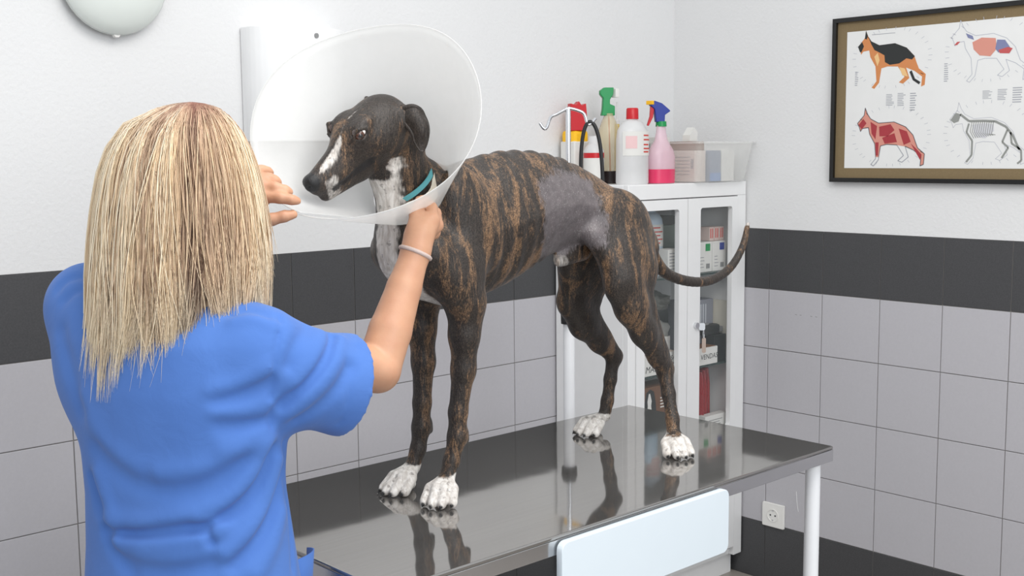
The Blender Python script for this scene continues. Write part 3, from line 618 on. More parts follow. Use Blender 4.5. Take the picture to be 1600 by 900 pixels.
# ================================================================== organic modelling: distance fields meshed with surface nets
class Field:
    def __init__(s, lo, hi, h):
        s.lo = np.array(lo, float); s.h = h; s.n = np.ceil((np.array(hi)-s.lo)/h).astype(int)+1
        s.V = np.full(s.n, 1.0, np.float32)
    def sub(s, lo, hi):
        a = np.clip(np.floor((np.array(lo)-s.lo)/s.h).astype(int), 0, s.n); b = np.clip(np.ceil((np.array(hi)-s.lo)/s.h).astype(int)+1, 0, s.n)
        ax = [(s.lo[i]+s.h*np.arange(a[i], b[i])).astype(np.float32) for i in range(3)]
        return tuple(slice(a[i], b[i]) for i in range(3)), np.meshgrid(*ax, indexing='ij', sparse=True)
    def put(s, sl, d, k, cut=False):
        A = s.V[sl]
        if A.size == 0: return
        if cut: A, d2 = -A, d; hh = np.maximum(k-np.abs(A-d2), 0)/k; s.V[sl] = -(np.minimum(A, d2)-hh*hh*k*.25); return
        hh = np.maximum(k-np.abs(A-d), 0)/k
        s.V[sl] = np.minimum(A, d)-hh*hh*k*.25
    def cone(s, p0, p1, r0, r1, k=.015, cut=False, flat=None):
        """round cone; flat=(dir, f) squeezes the distance along dir by 1/f"""
        p0 = np.array(p0, float); p1 = np.array(p1, float); m = max(r0, r1)*(1.0 if flat is None else max(1, flat[1]))+k+.012
        sl, (X, Y, Z) = s.sub(np.minimum(p0, p1)-m, np.maximum(p0, p1)+m)
        e = p1-p0; L2 = float(e@e)+1e-12
        x, y, z = X-p0[0], Y-p0[1], Z-p0[2]
        t = np.clip((x*e[0]+y*e[1]+z*e[2])/L2, 0, 1)
        x = x-t*e[0]; y = y-t*e[1]; z = z-t*e[2]
        r = r0+(r1-r0)*t
        if flat is not None:
            d = np.array(flat[0], float); d /= np.linalg.norm(d); w = x*d[0]+y*d[1]+z*d[2]; g = 1/flat[1]-1
            x = x+w*d[0]*g; y = y+w*d[1]*g; z = z+w*d[2]*g
        s.put(sl, (np.sqrt(x*x+y*y+z*z)-r).astype(np.float32), k, cut)
    def chain(s, pts, rad, k=.015, **kw):
        for i in range(len(pts)-1): s.cone(pts[i], pts[i+1], rad[i], rad[i+1], k, **kw)
    def ell(s, c, r, k=.015, R=None, cut=False):
        c = np.array(c, float); r = np.array(r, float); m = r.max()+k+.012
        sl, (X, Y, Z) = s.sub(c-m, c+m)
        x, y, z = X-c[0], Y-c[1], Z-c[2]
        if R is not None:
            R = np.array(R, float)   # rows: local axes
            x, y, z = R[0, 0]*x+R[0, 1]*y+R[0, 2]*z, R[1, 0]*x+R[1, 1]*y+R[1, 2]*z, R[2, 0]*x+R[2, 1]*y+R[2, 2]*z
        k0 = np.sqrt((x/r[0])**2+(y/r[1])**2+(z/r[2])**2); k1 = np.sqrt((x/r[0]**2)**2+(y/r[1]**2)**2+(z/r[2]**2)**2)+1e-9
        s.put(sl, (k0*(k0-1)/k1).astype(np.float32), k, cut)
    def func(s, lo, hi, fn, k=.015):
        sl, (X, Y, Z) = s.sub(lo, hi); s.put(sl, np.asarray(fn(X, Y, Z), np.float32), k)
    def warp(s, lo, hi, fn):
        """add a displacement (negative = outwards) to the field"""
        sl, (X, Y, Z) = s.sub(lo, hi); s.V[sl] = s.V[sl]+np.asarray(fn(X, Y, Z), np.float32)
    def mesh(s, smooth=2):
        V = s.V; S = V < 0; nx, ny, nz = V.shape
        c = np.zeros((nx-1, ny-1, nz-1), np.int8)
        for i in (0, 1):
            for j in (0, 1):
                for k in (0, 1): c += S[i:nx-1+i, j:ny-1+j, k:nz-1+k]
        act = (c > 0) & (c < 8); I = np.argwhere(act)
        idx = np.full(act.shape, -1, np.int32); idx[act] = np.arange(len(I))
        acc = np.zeros((len(I), 3)); cnt = np.zeros(len(I))
        corners = [(i, j, k) for i in (0, 1) for j in (0, 1) for k in (0, 1)]
        val = {q: V[I[:, 0]+q[0], I[:, 1]+q[1], I[:, 2]+q[2]].astype(float) for q in corners}
        for q in corners:
            for a in range(3):
                if q[a] == 0:
                    w = list(q); w[a] = 1; w = tuple(w); va, vb = val[q], val[w]; m = (va < 0) != (vb < 0)
                    t = np.where(m, va/np.where(m, va-vb, 1), 0)
                    p = np.tile(np.array(q, float), (len(I), 1)); p[:, a] += t
                    acc[m] += p[m]; cnt[m] += 1
        P = s.lo+s.h*(I+acc/np.maximum(cnt, 1)[:, None])
        F = []
        for a in range(3):
            b, d = (a+1) % 3, (a+2) % 3
            sl0 = [slice(None)]*3; sl1 = [slice(None)]*3; sl0[a] = slice(0, -1); sl1[a] = slice(1, None)
            m = S[tuple(sl0)] != S[tuple(sl1)]; E = np.argwhere(m)
            ok = (E[:, b] > 0) & (E[:, d] > 0) & (E[:, b] < V.shape[b]-1) & (E[:, d] < V.shape[d]-1); E = E[ok]
            ins = S[E[:, 0], E[:, 1], E[:, 2]]
            q = []
            for ob, od in ((1, 1), (0, 1), (0, 0), (1, 0)):
                G = E.copy(); G[:, b] -= ob; G[:, d] -= od; q.append(idx[G[:, 0], G[:, 1], G[:, 2]])
            q = np.stack(q, 1); q[~ins] = q[~ins][:, ::-1]; F.append(q)
        F = np.concatenate(F)
        for _ in range(smooth):
            A = np.zeros_like(P); n = np.zeros(len(P))
            for i in range(4):
                a, b = F[:, i], F[:, (i+1) % 4]
                for ax in range(3): A[:, ax] += np.bincount(a, P[b, ax], len(P))+np.bincount(b, P[a, ax], len(P))
                n += np.bincount(a, minlength=len(P))+np.bincount(b, minlength=len(P))
            P = P*.45+.55*A/np.maximum(n, 1)[:, None]
        return P, F
def np_mesh(name, P, F, m, attrs=None, smooth=True):
    me = bpy.data.meshes.new(name); nF = len(F); w = F.shape[1]
    me.vertices.add(len(P)); me.vertices.foreach_set('co', np.asarray(P, np.float32).ravel())
    me.loops.add(nF*w); me.loops.foreach_set('vertex_index', np.asarray(F, np.int32).ravel())
    me.polygons.add(nF); me.polygons.foreach_set('loop_start', np.arange(0, nF*w, w, dtype=np.int32))
    if smooth: me.polygons.foreach_set('use_smooth', np.ones(nF, bool))
    me.update(calc_edges=True)
    for k, v in (attrs or {}).items():
        at = me.color_attributes.new(k, 'FLOAT_COLOR', 'POINT'); at.data.foreach_set('color', np.asarray(v, np.float32).ravel())
    me.validate(); me.materials.append(m); return me
def vnormals(P, F):
    n = np.cross(P[F[:, 2]]-P[F[:, 0]], P[F[:, 3 if F.shape[1] > 3 else 1]]-P[F[:, 1]])
    N = np.zeros_like(P)
    for i in range(F.shape[1]):
        for ax in range(3): N[:, ax] += np.bincount(F[:, i], n[:, ax], len(P))
    return N/(np.linalg.norm(N, axis=1)[:, None]+1e-12)
def sstep(a, b, x): t = np.clip((x-a)/(b-a), 0, 1); return t*t*(3-2*t)
def in_poly(poly, x, y):
    r = np.zeros(len(x), bool); n = len(poly)
    for i in range(n):
        (x0, y0), (x1, y1) = poly[i], poly[(i+1) % n]
        c = ((y0 > y) != (y1 > y)) & (x < (x1-x0)*(y-y0)/((y1-y0) or 1e-9)+x0); r ^= c
    return r
def poly_soft(poly, x, y, w):
    """1 inside, 0 outside, ramp of width w at the edge"""
    d = np.full(len(x), 9.0)
    for i in range(len(poly)):
        (x0, y0), (x1, y1) = poly[i], poly[(i+1) % len(poly)]
        ex, ey = x1-x0, y1-y0; t = np.clip(((x-x0)*ex+(y-y0)*ey)/(ex*ex+ey*ey+1e-12), 0, 1)
        d = np.minimum(d, np.hypot(x-x0-t*ex, y-y0-t*ey))
    return np.clip(.5+np.where(in_poly(poly, x, y), d, -d)/w, 0, 1)

# ------------------------------------------------------------------ the dog (local frame: x back, y away from camera, z up from table)
DOG0 = Vector((-1.6, -.95, TH))
HN = np.array([-.545, -.018, .596]); HB = np.array([.829, .013, .560]); HS = np.array([-.118, .981, .152]); HU = np.array([-.547, -.192, .815])
HB /= np.linalg.norm(HB); HS -= HB*(HS@HB); HS /= np.linalg.norm(HS); HU = np.cross(HB, HS); HU /= np.linalg.norm(HU)
HR = np.array([HB, HS, HU])
def hp(a, s, u): return HN+HB*a+HS*s+HU*u
claws = []; pads = []
def build_dog():
    D = Field((-.60, -.22, -.004), (.76, .22, .80), .0034)
    # trunk
    xs = np.array([-.365, -.34, -.30, -.25, -.19, -.13, -.076, 0, .06, .123, .17, .222, .27, .31, .34, .365])
    tp = np.array([.50, .555, .590, .616, .634, .646, .653, .651, .640, .620, .600, .572, .534, .496, .462, .44])
    bt = np.array([.46, .425, .395, .376, .369, .376, .392, .424, .448, .455, .447, .430, .420, .418, .418, .42])
    hw = np.array([.012, .042, .064, .078, .086, .089, .087, .077, .066, .062, .064, .068, .064, .052, .034, .012])
    xf = np.linspace(-.365, .365, 300)
    def sm(v):
        f = np.interp(xf, xs, v); kk = np.hanning(21); kk /= kk.sum(); return np.convolve(np.pad(f, 10, 'edge'), kk, 'valid')
    T, B, Wd = sm(tp), sm(bt), sm(hw)
    def trunk(X, Y, Z):
        x = np.clip(X, -.365, .365); t = np.interp(x.ravel(), xf, T).reshape(x.shape); b = np.interp(x.ravel(), xf, B).reshape(x.shape); w = np.interp(x.ravel(), xf, Wd).reshape(x.shape)
        c = (t+b)/2; r = np.maximum((t-b)/2, .008); w = np.maximum(w, .008)
        v = (Z-c)/r; g = 1-.26*np.maximum(0, -v)-.16*np.maximum(0, v)
        d = (np.sqrt((Y/(w*g))**2+v*v)-1)*np.minimum(w, r)
        return np.sqrt(np.maximum(d, 0)**2+(X-x)**2)+np.minimum(d, 0)
    D.func((-.42, -.13, .33), (.42, .13, .69), trunk, .02)
    # neck, chest front
    D.chain([(-.222, 0, .530), (-.290, 0, .576), (-.350, -.004, .630), (-.396, -.008, .688)], [.072, .057, .047, .044], .025, flat=((0, 1, 0), .82))
    D.cone((-.335, 0, .475), (-.355, -.004, .60), .045, .034, .03)
    D.ell((-.325, 0, .475), (.05, .062, .075), .03)
    D.cone((-.30, 0, .41), (-.20, 0, .375), .026, .02, .03)
    for sg, (paw, elb, wr, past) in ((-1, ((-.290, -.052), (-.232, -.064), (-.252, -.053), (-.268, -.051))), (1, ((-.285, .058), (-.235, .064), (-.250, .058), (-.262, .058)))):
        # shoulder blade, upper arm
        D.ell((-.225, sg*.064, .530), (.050, .026, .105), .03, R=[(.93, 0, .36), (0, 1, 0), (-.36, 0, .93)])
        D.cone((-.315, sg*.058, .468), (elb[0]-.008, elb[1], .372), .040, .036, .03)
        D.ell((-.255, sg*.074, .43), (.05, .028, .062), .025)
        D.cone((elb[0]+.018, elb[1], .362), (elb[0]+.004, elb[1], .335), .0165, .018, .012)
        # forearm, wrist, pastern
        D.chain([(elb[0]-.008, elb[1], .372), (elb[0]-.010, elb[1]*.97, .31), ((elb[0]+wr[0])/2, (elb[1]+wr[1])/2, .245), (wr[0], wr[1], .165)], [.036, .0275, .0215, .0175], .015)
        D.chain([(wr[0], wr[1], .165), (wr[0]-.003, wr[1], .118), (past[0], past[1], .075), (paw[0]+.008, paw[1], .042)], [.0172, .0178, .0145, .0155], .010)
        D.cone((wr[0]+.012, wr[1], .125), (wr[0]+.018, wr[1], .108), .009, .007, .01)
        D.cone((elb[0]+.002, elb[1], .34), ((elb[0]+wr[0])/2+.008, (elb[1]+wr[1])/2, .24), .016, .010, .012)
    # near hind leg: hip, thigh, stifle, shank, hock
    D.ell((.203, -.058, .478), (.072, .030, .096), .03, R=[(.9, 0, .43), (0, 1, 0), (-.43, 0, .9)])
    D.chain([(.215, -.055, .49), (.198, -.074, .425), (.175, -.082, .375)], [.060, .055, .046], .03, flat=((0, 1, 0), .62))
    D.chain([(.250, -.050, .452), (.245, -.068, .395), (.238, -.078, .335)], [.045, .041, .030], .03, flat=((0, 1, 0), .7))
    D.chain([(.178, -.085, .385), (.200, -.086, .325), (.245, -.082, .265), (.295, -.078, .205), (.322, -.076, .168)], [.042, .037, .0285, .020, .0175], .02, flat=((0, 1, 0), .85))
    D.cone((.262, -.078, .32), (.334, -.074, .176), .018, .010, .02)
    D.ell((.333, -.073, .172), (.012, .013, .018), .012)
    D.chain([(.322, -.076, .168), (.317, -.092, .12), (.304, -.114, .07), (.295, -.124, .044)], [.0172, .0142, .0138, .0150], .010)
    # far hind leg
    D.ell((.210, .056, .478), (.070, .030, .094), .03, R=[(.9, 0, .43), (0, 1, 0), (-.43, 0, .9)])
    D.chain([(.23, .056, .475), (.235, .086, .40), (.225, .104, .325)], [.056, .056, .046], .03, flat=((0, 1, 0), .62))
    D.chain([(.258, .055, .45), (.278, .08, .39), (.278, .10, .32)], [.042, .040, .028], .03, flat=((0, 1, 0), .7))
    D.chain([(.222, .106, .315), (.258, .108, .262), (.312, .110, .215), (.362, .112, .172)], [.037, .033, .0235, .0175], .02, flat=((0, 1, 0), .85))
    D.cone((.285, .108, .285), (.376, .112, .176), .016, .009, .02)
    D.ell((.374, .112, .168), (.012, .012, .017), .012)
    D.chain([(.362, .112, .168), (.352, .112, .12), (.343, .113, .07), (.334, .114, .036)], [.0162, .0142, .0138, .0150], .010)
    # belly fold and sheath, flank webs
    D.cone((.115, -.055, .475), (.16, -.075, .41), .02, .018, .03); D.cone((.125, .055, .475), (.20, .085, .37), .02, .02, .03)
    D.cone((.135, -.006, .436), (.060, -.012, .424), .016, .0112, .022); D.cone((.11, -.006, .450), (.075, -.010, .434), .010, .007, .02)
    # tail
    tl = catmull([(.335, 0, .462), (.362, 0, .420), (.415, 0, .373), (.497, 0, .347), (.581, 0, .342), (.656, 0, .365), (.706, 0, .413), (.728, 0, .470)], 5)
    rt = np.interp(np.linspace(0, 1, len(tl)), [0, .12, .3, .6, .85, 1], [.024, .0155, .0112, .0095, .0072, .0048])
    for i in range(len(tl)-1): D.cone(tl[i], tl[i+1], rt[i], rt[i+1], .008 if i > 3 else .02)
    # paws
    def paw(c, f, ank, hind=0):
        f = np.array([f[0], f[1], 0.0]); f /= np.linalg.norm(f); l = np.array([-f[1], f[0], 0])
        c = np.array([c[0], c[1], 0.0]); ank = np.array(ank, float)
        for q, lat in enumerate((-.0245, -.0085, .0085, .0245)):
            mid = q in (1, 2); Lk = .018 if mid else .009; Lt = .046 if mid else .034
            k = c+f*Lk+l*lat*.95+np.array([0, 0, .0335 if mid else .029]); t = c+f*Lt+l*lat*1.10+np.array([0, 0, .0112])
            a = ank*.62+(c+l*lat*.6+np.array([0, 0, .028]))*.38
            D.cone(a, k, .0115, .0094, .005); D.cone(k, t, .0094, .0092, .0025)
            D.cone(t+np.array([0, 0, -.003]), t+f*.005+np.array([0, 0, -.0045]), .0075, .0062, .0025)
            cl0 = t+f*.008+np.array([0, 0, .001]); cl1 = t+f*.019+np.array([0, 0, -.009])
            D.cone(cl0, cl1, .0042, .0016, .002); claws.append((cl0, cl1))
        D.ell(c+f*-.006+np.array([0, 0, .012]), (.017, .018, .012), .006)
    paw((-.292, -.053), (-.80, -.60), (-.283, -.052, .045)); paw((-.296, .056), (-.95, -.25), (-.278, .058, .045))
    paw((.283, -.136), (-.55, -.83), (.295, -.124, .046)); paw((.300, .114), (-.98, -.18), (.326, .114, .034))
    # head
    def hc(a, b, r0, r1, k=.012, **kw): D.cone(hp(*a), hp(*b), r0, r1, k, **kw)
    D.ell(hp(.168, 0, .006), (.066, .047, .043), .02, R=HR)                        # brain case
    D.ell(hp(.130, 0, .018), (.050, .0385, .032), .02, R=HR)                        # brow
    hc((.018, 0, -.008), (.120, 0, .000), .0175, .028, .018, flat=(HS, .92))       # muzzle
    hc((.012, 0, -.002), (.10, 0, .014), .0135, .018, .012)                        # bridge
    D.ell(hp(.040, 0, -.018), (.034, .0195, .016), .012, R=HR)                     # lips
    for s in (-1, 1):
        D.ell(hp(.075, s*.012, -.016), (.045, .012, .018), .012, R=HR)
        D.ell(hp(.168, s*.026, -.012), (.042, .026, .032), .02, R=HR)              # cheek
        D.ell(hp(.132, s*.028, .042), (.022, .010, .008), .012, R=HR)              # brow ridge
        D.ell(hp(.1145, s*.0375, .034), (.0138, .012, .0105), .004, R=HR, cut=True)  # eye socket
        hc((.098, s*.031, .029), (.1135, s*.0400, .0232), .0028, .0028, .004); hc((.1135, s*.0400, .0232), (.1310, s*.0395, .031), .0028, .0028, .004)
        hc((.098, s*.031, .033), (.1125, s*.0385, .0440), .0028, .0040, .004); hc((.1125, s*.0385, .0440), (.1310, s*.0400, .034), .0040, .0030, .004)
    hc((.024, 0, -.036), (.11, 0, -.042), .0125, .021, .010); hc((.11, 0, -.034), (.17, 0, -.03), .020, .032, .02)   # lower jaw
    hc((.185, 0, -.015), (.215, 0, -.040), .040, .040, .025)                         # throat
    hc((.195, 0, .004), (.225, .004, -.050), .039, .042, .025)
    for s in (-1, 1):
        hc((.024, s*.0165, -.0262), (.085, s*.0225, -.0262), .0022, .0022, .003, cut=True); hc((.085, s*.0245, -.0262), (.118, s*.030, -.020), .0026, .0022, .003, cut=True)
    D.ell(hp(.007, 0, .001), (.0145, .0160, .0140), .005, R=HR)                    # nose pad
    for s in (-1, 1): D.ell(hp(-.0035, s*.0072, .000), (.005, .0032, .0034), .002, R=HR, cut=True)
    # ears: folded back, tips hanging
    for s in (-1, 1):
        n1 = HS*s*.8+HU*.5-HB*.1; n1 /= np.linalg.norm(n1)
        D.cone(hp(.190, s*.034, .008), hp(.212, s*.047, .012), .020, .0165, .012, flat=(n1, .55)); D.cone(hp(.200, s*.046, .000), hp(.214, s*.060, .006), .013, .011, .008, flat=(n1, .5))
    # ribs, backbone, muscle relief
    def relief(X, Y, Z):
        rib = np.sin((X+.22*(Z-.5))*2*PI/.034)*sstep(-.22, -.15, X)*(1-sstep(.0, .05, X))*sstep(.39, .43, Z)*(1-sstep(.56, .60, Z))*.0012
        bone = np.sin(X*2*PI/.042)*sstep(-.19, -.1, X)*(1-sstep(.10, .19, X))*sstep(.60, .635, Z)*.0013
        return rib+bone
    D.warp((-.25, -.12, .36), (.22, .12, .68), relief)
    return D.mesh(2)
dP, dF = build_dog()
def ear(s):
    """folded ear leather: rows run from the fold line to the hanging tip, closed with a back sheet"""
    rows = [[(.203, .036, .012), (.214, .048, .022), (.2236, .0600, .0215), (.2290, .0690, .012), (.2275, .0745, -.001)],
            [(.199, .048, .006), (.207, .064, .012), (.2160, .0740, .010), (.2230, .0770, .001), (.2230, .0810, -.010)],
            [(.197, .059, -.004), (.202, .076, .000), (.2090, .0850, -.002), (.2160, .0880, -.009), (.2160, .0855, -.020)],
            [(.192, .070, -.014), (.196, .083, -.012), (.2010, .0900, -.015), (.2060, .0875, -.021), (.2060, .0880, -.030)],
            [(.186, .075, -.026), (.1885, .082, -.026), (.1920, .0870, -.029), (.1950, .0895, -.033), (.1950, .0895, -.038)],
            [(.1810, .086, -.039), (.1822, .0880, -.0405), (.1838, .0890, -.0415), (.1852, .0895, -.042), (.1850, .0895, -.0425)]]
    cols = [catmull([hp(a, s*b, c) for a, b, c in r], 4) for r in rows]
    G = [catmull([c[i] for c in cols], 4) for i in range(len(cols[0]))]      # G[i][j]
    G = np.array([[tuple(v) for v in g] for g in G]); ni, nj = G.shape[:2]
    du = np.gradient(G, axis=0); dv = np.gradient(G, axis=1); N = np.cross(du, dv); N /= np.linalg.norm(N, axis=2)[..., None]+1e-9
    th = .0022*np.minimum(1, np.linspace(1.2, .25, nj))[None, :, None]
    A, B = G+N*th, G-N*th; P = np.concatenate([A.reshape(-1, 3), B.reshape(-1, 3)]); F = []; o = ni*nj
    for i in range(ni-1):
        for j in range(nj-1):
            q = [i*nj+j, (i+1)*nj+j, (i+1)*nj+j+1, i*nj+j+1]; F += [q, [k+o for k in q[::-1]]]
    for i in range(ni-1):
        for j in (0, nj-1): F.append([i*nj+j, i*nj+j+o, (i+1)*nj+j+o, (i+1)*nj+j])
    for j in range(nj-1):
        for i in (0, ni-1): F.append([i*nj+j, i*nj+j+1, i*nj+j+1+o, i*nj+j+o])
    P, F = P, np.array(F)
    def roll(path, r):                                   # thickened edges of the leather
        bm = bmesh.new(); tube_bm(bm, [Vector(q) for q in path], r, 8); bm.verts.index_update()
        V = np.array([tuple(v.co) for v in bm.verts]); Q = np.array([[v.index for v in f.verts] for f in bm.faces if len(f.verts) == 4]); bm.free(); return V, Q
    for path, r in ((G[0], list(np.linspace(.0060, .0018, nj))), (G[:, 0], list(np.interp(np.linspace(0, 1, ni), [0, .4, 1], [.0060, .0048, .0030]))), (G[-1], list(np.linspace(.0030, .0012, nj)))):
        V, Q = roll(path, r); F = np.concatenate([F, Q+len(P)]); P = np.concatenate([P, V])
    return P, F
for s_e in (-1, 1):
    eP, eF = ear(s_e); n_ear0 = min(globals().get('n_ear0', len(dP)), len(dP)); dF = np.concatenate([dF, eF+len(dP)]); dP = np.concatenate([dP, eP])
dN = vnormals(dP, dF)
x, y, z = dP[:, 0], dP[:, 1], dP[:, 2]
hl = (dP-HN)@HR.T; ha, hs, hu = hl[:, 0], hl[:, 1], hl[:, 2]
ishead = (ha < .25) & (x < -.30) & (z > .55) & (np.linalg.norm((dP-hp(.12, 0, 0))*1, axis=1) < .165)
nz_ = np.array([mnoise.noise(Vector(p)*38) for p in dP])*.5+np.array([mnoise.noise(Vector(p)*110) for p in dP])*.3
white = np.zeros(len(dP))
# paws and tail tip
fr = (x < .0); white = np.maximum(white, (1-sstep(.042, .057, z+.012*nz_+np.where(fr, .0, .005)))*(z < .1))
white = np.maximum(white, .75*sstep(.478-.012, .470, z)*sstep(.715, .725, x)*0+.6*sstep(.461, .468, z)*(x > .70))
# chest blaze and throat
cw = np.interp(z, [.37, .41, .46, .52, .58, .64, .70], [.012, .026, .022, .020, .026, .034, .036])
front = np.interp(z, [.36, .42, .50, .60, .66, .72], [-.20, -.27, -.315, -.335, -.380, -.43])
ch = sstep(-.012, .010, cw-np.abs(y+.014)+.010*nz_)*sstep(-.012, .014, front-x+.012*nz_)*np.where(ishead, 1-np.maximum(sstep(-.042, -.030, hu+.2*np.maximum(0, ha-.12)+.010*nz_), sstep(.150, .135, ha+.012*nz_)*sstep(-.085, -.068, hu+.010*nz_)), 1)
white = np.maximum(white, ch)
# muzzle blaze: broad at the nose, thin line up the forehead
bw = np.interp(ha, [.005, .02, .03, .06, .085, .097, .105, .13, .18, .20], [-.01, .000, .0055, .0075, .0058, .0012, .0010, .0009, .0010, -.006])
top = sstep(-.45, .0, dN@HU+.0)
bl = sstep(-.004, .004, bw-np.abs(hs+np.interp(ha, [0, .09, .12, .2], [.012, .010, .003, 0]))+.004*nz_)*top*ishead*(ha < .2)
side = sstep(-.010, .008, .044-ha+.012*nz_)*sstep(.014, .022, ha)*sstep(.004, -.008, hu)*ishead*.50
nosepad = ((np.linalg.norm((hl-np.array([.006, 0, .001]))/np.array([.0165, .0180, .0155]), axis=1) < 1.06) & ishead)
white = np.maximum(white, np.maximum(bl*(ha > .016)*.66, side)); white[nosepad] = 0
lip = ishead & (ha > .03) & (ha < .125) & (np.abs(hu+.027) < .007) & (np.abs(hs) > .010)
# shaved flank patch (side view polygon, near side)
SH = [(-.055, .585), (.01, .612), (.085, .607), (.118, .585), (.125, .545), (.140, .50), (.128, .462), (.105, .452), (.05, .43), (-.02, .44), (-.045, .50)]
shave = poly_soft(SH, x+.016*nz_, z+.016*nz_, .035)*(y < -.012)
dark = np.where(nosepad, 1.0, 0.0)
for c0, c1 in claws:
    dd = np.linalg.norm(dP-(c0*.45+c1*.55), axis=1); dark = np.maximum(dark, 1-sstep(.0040, .0070, dd))
dark = np.maximum(dark, lip*.9)
pink = np.zeros(len(dP))
sh_ = 1-sstep(.016, .026, np.sqrt((x-.056)**2+(y+.012)**2+(z-.418)**2)*.8); white = np.maximum(white, .48*sh_*(z < .440)*(x < .10))
headm = np.where(ishead, sstep(.26, .16, ha), 0); headm = np.maximum(headm, np.maximum(.75*sstep(.36, .40, x), .35*sstep(.40, .30, z))); headm[n_ear0:] = 2.0; white[n_ear0:] = 0
m1 = np.stack([white, shave, dark, np.ones(len(x))], 1); m2 = np.stack([headm, pink, np.zeros(len(x)), np.ones(len(x))], 1)

def fur_material():
    m = bpy.data.materials.new('brindle_fur'); m.use_nodes = True; nt = m.node_tree; N = nt.nodes; L = nt.links; b = N['Principled BSDF']
    def node(t, **kw):
        n = N.new(t)
        for k, v in kw.items(): setattr(n, k, v)
        return n
    tc = node('ShaderNodeTexCoord')
    def nz(scale, sc, det=4, dist=0, rough=.55):
        mp = node('ShaderNodeMapping'); mp.inputs['Scale'].default_value = sc; L.new(tc.outputs['Object'], mp.inputs['Vector'])
        n = node('ShaderNodeTexNoise'); n.inputs['Scale'].default_value = scale; n.inputs['Detail'].default_value = det; n.inputs['Distortion'].default_value = dist; n.inputs['Roughness'].default_value = rough
        L.new(mp.outputs['Vector'], n.inputs['Vector']); return n.outputs['Fac']
    def mth(op, a, c=None, d=None):
        n = node('ShaderNodeMath', operation=op)
        for i, v in enumerate((a, c, d)):
            if v is None: continue
            if isinstance(v, (int, float)): n.inputs[i].default_value = v
            else: L.new(v, n.inputs[i])
        return n.outputs[0]
    def ramp(v, a, c):
        n = node('ShaderNodeMapRange', interpolation_type='SMOOTHSTEP'); n.inputs['From Min'].default_value = a; n.inputs['From Max'].default_value = c; L.new(v, n.inputs['Value']); return n.outputs['Result']
    def mix(f, A, B):
        n = node('ShaderNodeMix', data_type='RGBA')
        for s, v in (('Factor', f), ('A', A), ('B', B)):
            if isinstance(v, tuple): n.inputs[s].default_value = (*v, 1) if s != 'Factor' else v
            elif isinstance(v, (int, float)): n.inputs[s].default_value = v
            else: L.new(v, n.inputs[s])
        return n.outputs['Result']
    stripe = nz(1, (36, 20, 6.0), 3, 1.0); fine = nz(1, (330, 330, 90), 3); mid = nz(1, (120, 120, 30), 3, .5); big = nz(4.5, (1, 1, 1), 2)
    f = mth('ADD', mth('MULTIPLY', stripe, 1.15), mth('ADD', mth('MULTIPLY', fine, .45), mth('MULTIPLY', mid, .30)))
    f = mth('ADD', f, mth('MULTIPLY', big, .16))
    a1 = node('ShaderNodeVertexColor', layer_name='m1'); a2 = node('ShaderNodeVertexColor', layer_name='m2')
    s1 = node('ShaderNodeSeparateColor'); L.new(a1.outputs['Color'], s1.inputs['Color']); s2 = node('ShaderNodeSeparateColor'); L.new(a2.outputs['Color'], s2.inputs['Color'])
    f = mth('SUBTRACT', f, mth('MULTIPLY', s2.outputs[0], .12))
    tan = mix(fine, (.070, .037, .019), (.235, .138, .074)); dk = mix(fine, (.008, .0065, .006), (.044, .033, .026))
    col = mix(ramp(f, .96, 1.26), dk, tan)
    spk = nz(1, (620, 620, 330), 2)
    mm = node('ShaderNodeMix', data_type='RGBA', blend_type='MULTIPLY'); mm.inputs['Factor'].default_value = 1; L.new(col, mm.inputs['A'])
    vv = node('ShaderNodeCombineColor'); sv = mth('MULTIPLY_ADD', ramp(spk, .32, .70), 1.35, .45)
    for i in range(3): L.new(sv, vv.inputs[i])
    L.new(vv.outputs[0], mm.inputs['B']); col = mm.outputs['Result']
    wh = mix(ramp(mid, .3, .75), (.50, .46, .42), (.80, .77, .73))
    wh = mix(mth('MULTIPLY', ramp(nz(1, (75, 75, 75), 2), .62, .70), .55), wh, (.12, .10, .095))
    edge = mth('ADD', s1.outputs[0], mth('MULTIPLY', mth('SUBTRACT', fine, .5), .55))
    col = mix(ramp(edge, .25, .80), col, wh)
    sk = mix(nz(60, (1, 1, 1), 5), (.048, .042, .044), (.17, .145, .15)); sk = mix(mth('MULTIPLY', ramp(nz(1, (420, 420, 300), 2), .60, .70), .6), sk, (.33, .31, .31))
    col = mix(ramp(mth('ADD', s1.outputs[1], mth('ADD', mth('MULTIPLY', mth('SUBTRACT', mid, .5), .9), mth('MULTIPLY', mth('SUBTRACT', fine, .5), .9))), .25, .75), col, sk)
    col = mix(s1.outputs[2], col, (.008, .008, .009))
    L.new(col, b.inputs['Base Color'])
    rg = node('ShaderNodeMapRange'); rg.inputs['To Min'].default_value = .46; rg.inputs['To Max'].default_value = .34; L.new(s1.outputs[1], rg.inputs['Value']); L.new(rg.outputs['Result'], b.inputs['Roughness'])
    b.inputs['Specular IOR Level'].default_value = .38; b.inputs['Sheen Weight'].default_value = .06
    bp = node('ShaderNodeBump'); bp.inputs['Strength'].default_value = .55; bp.inputs['Distance'].default_value = .0022
    L.new(mth('ADD', fine, mth('MULTIPLY', mid, .8)), bp.inputs['Height']); L.new(bp.outputs['Normal'], b.inputs['Normal'])
    return m
m_fur = fur_material()
dme = np_mesh('greyhound', dP, dF, m_fur, {'m1': m1, 'm2': m2})
dog = bpy.data.objects.new('greyhound', dme); COL.objects.link(dog); dog.location = DOG0
tag(dog, 'brindle greyhound with white paws standing on the steel table', 'dog')
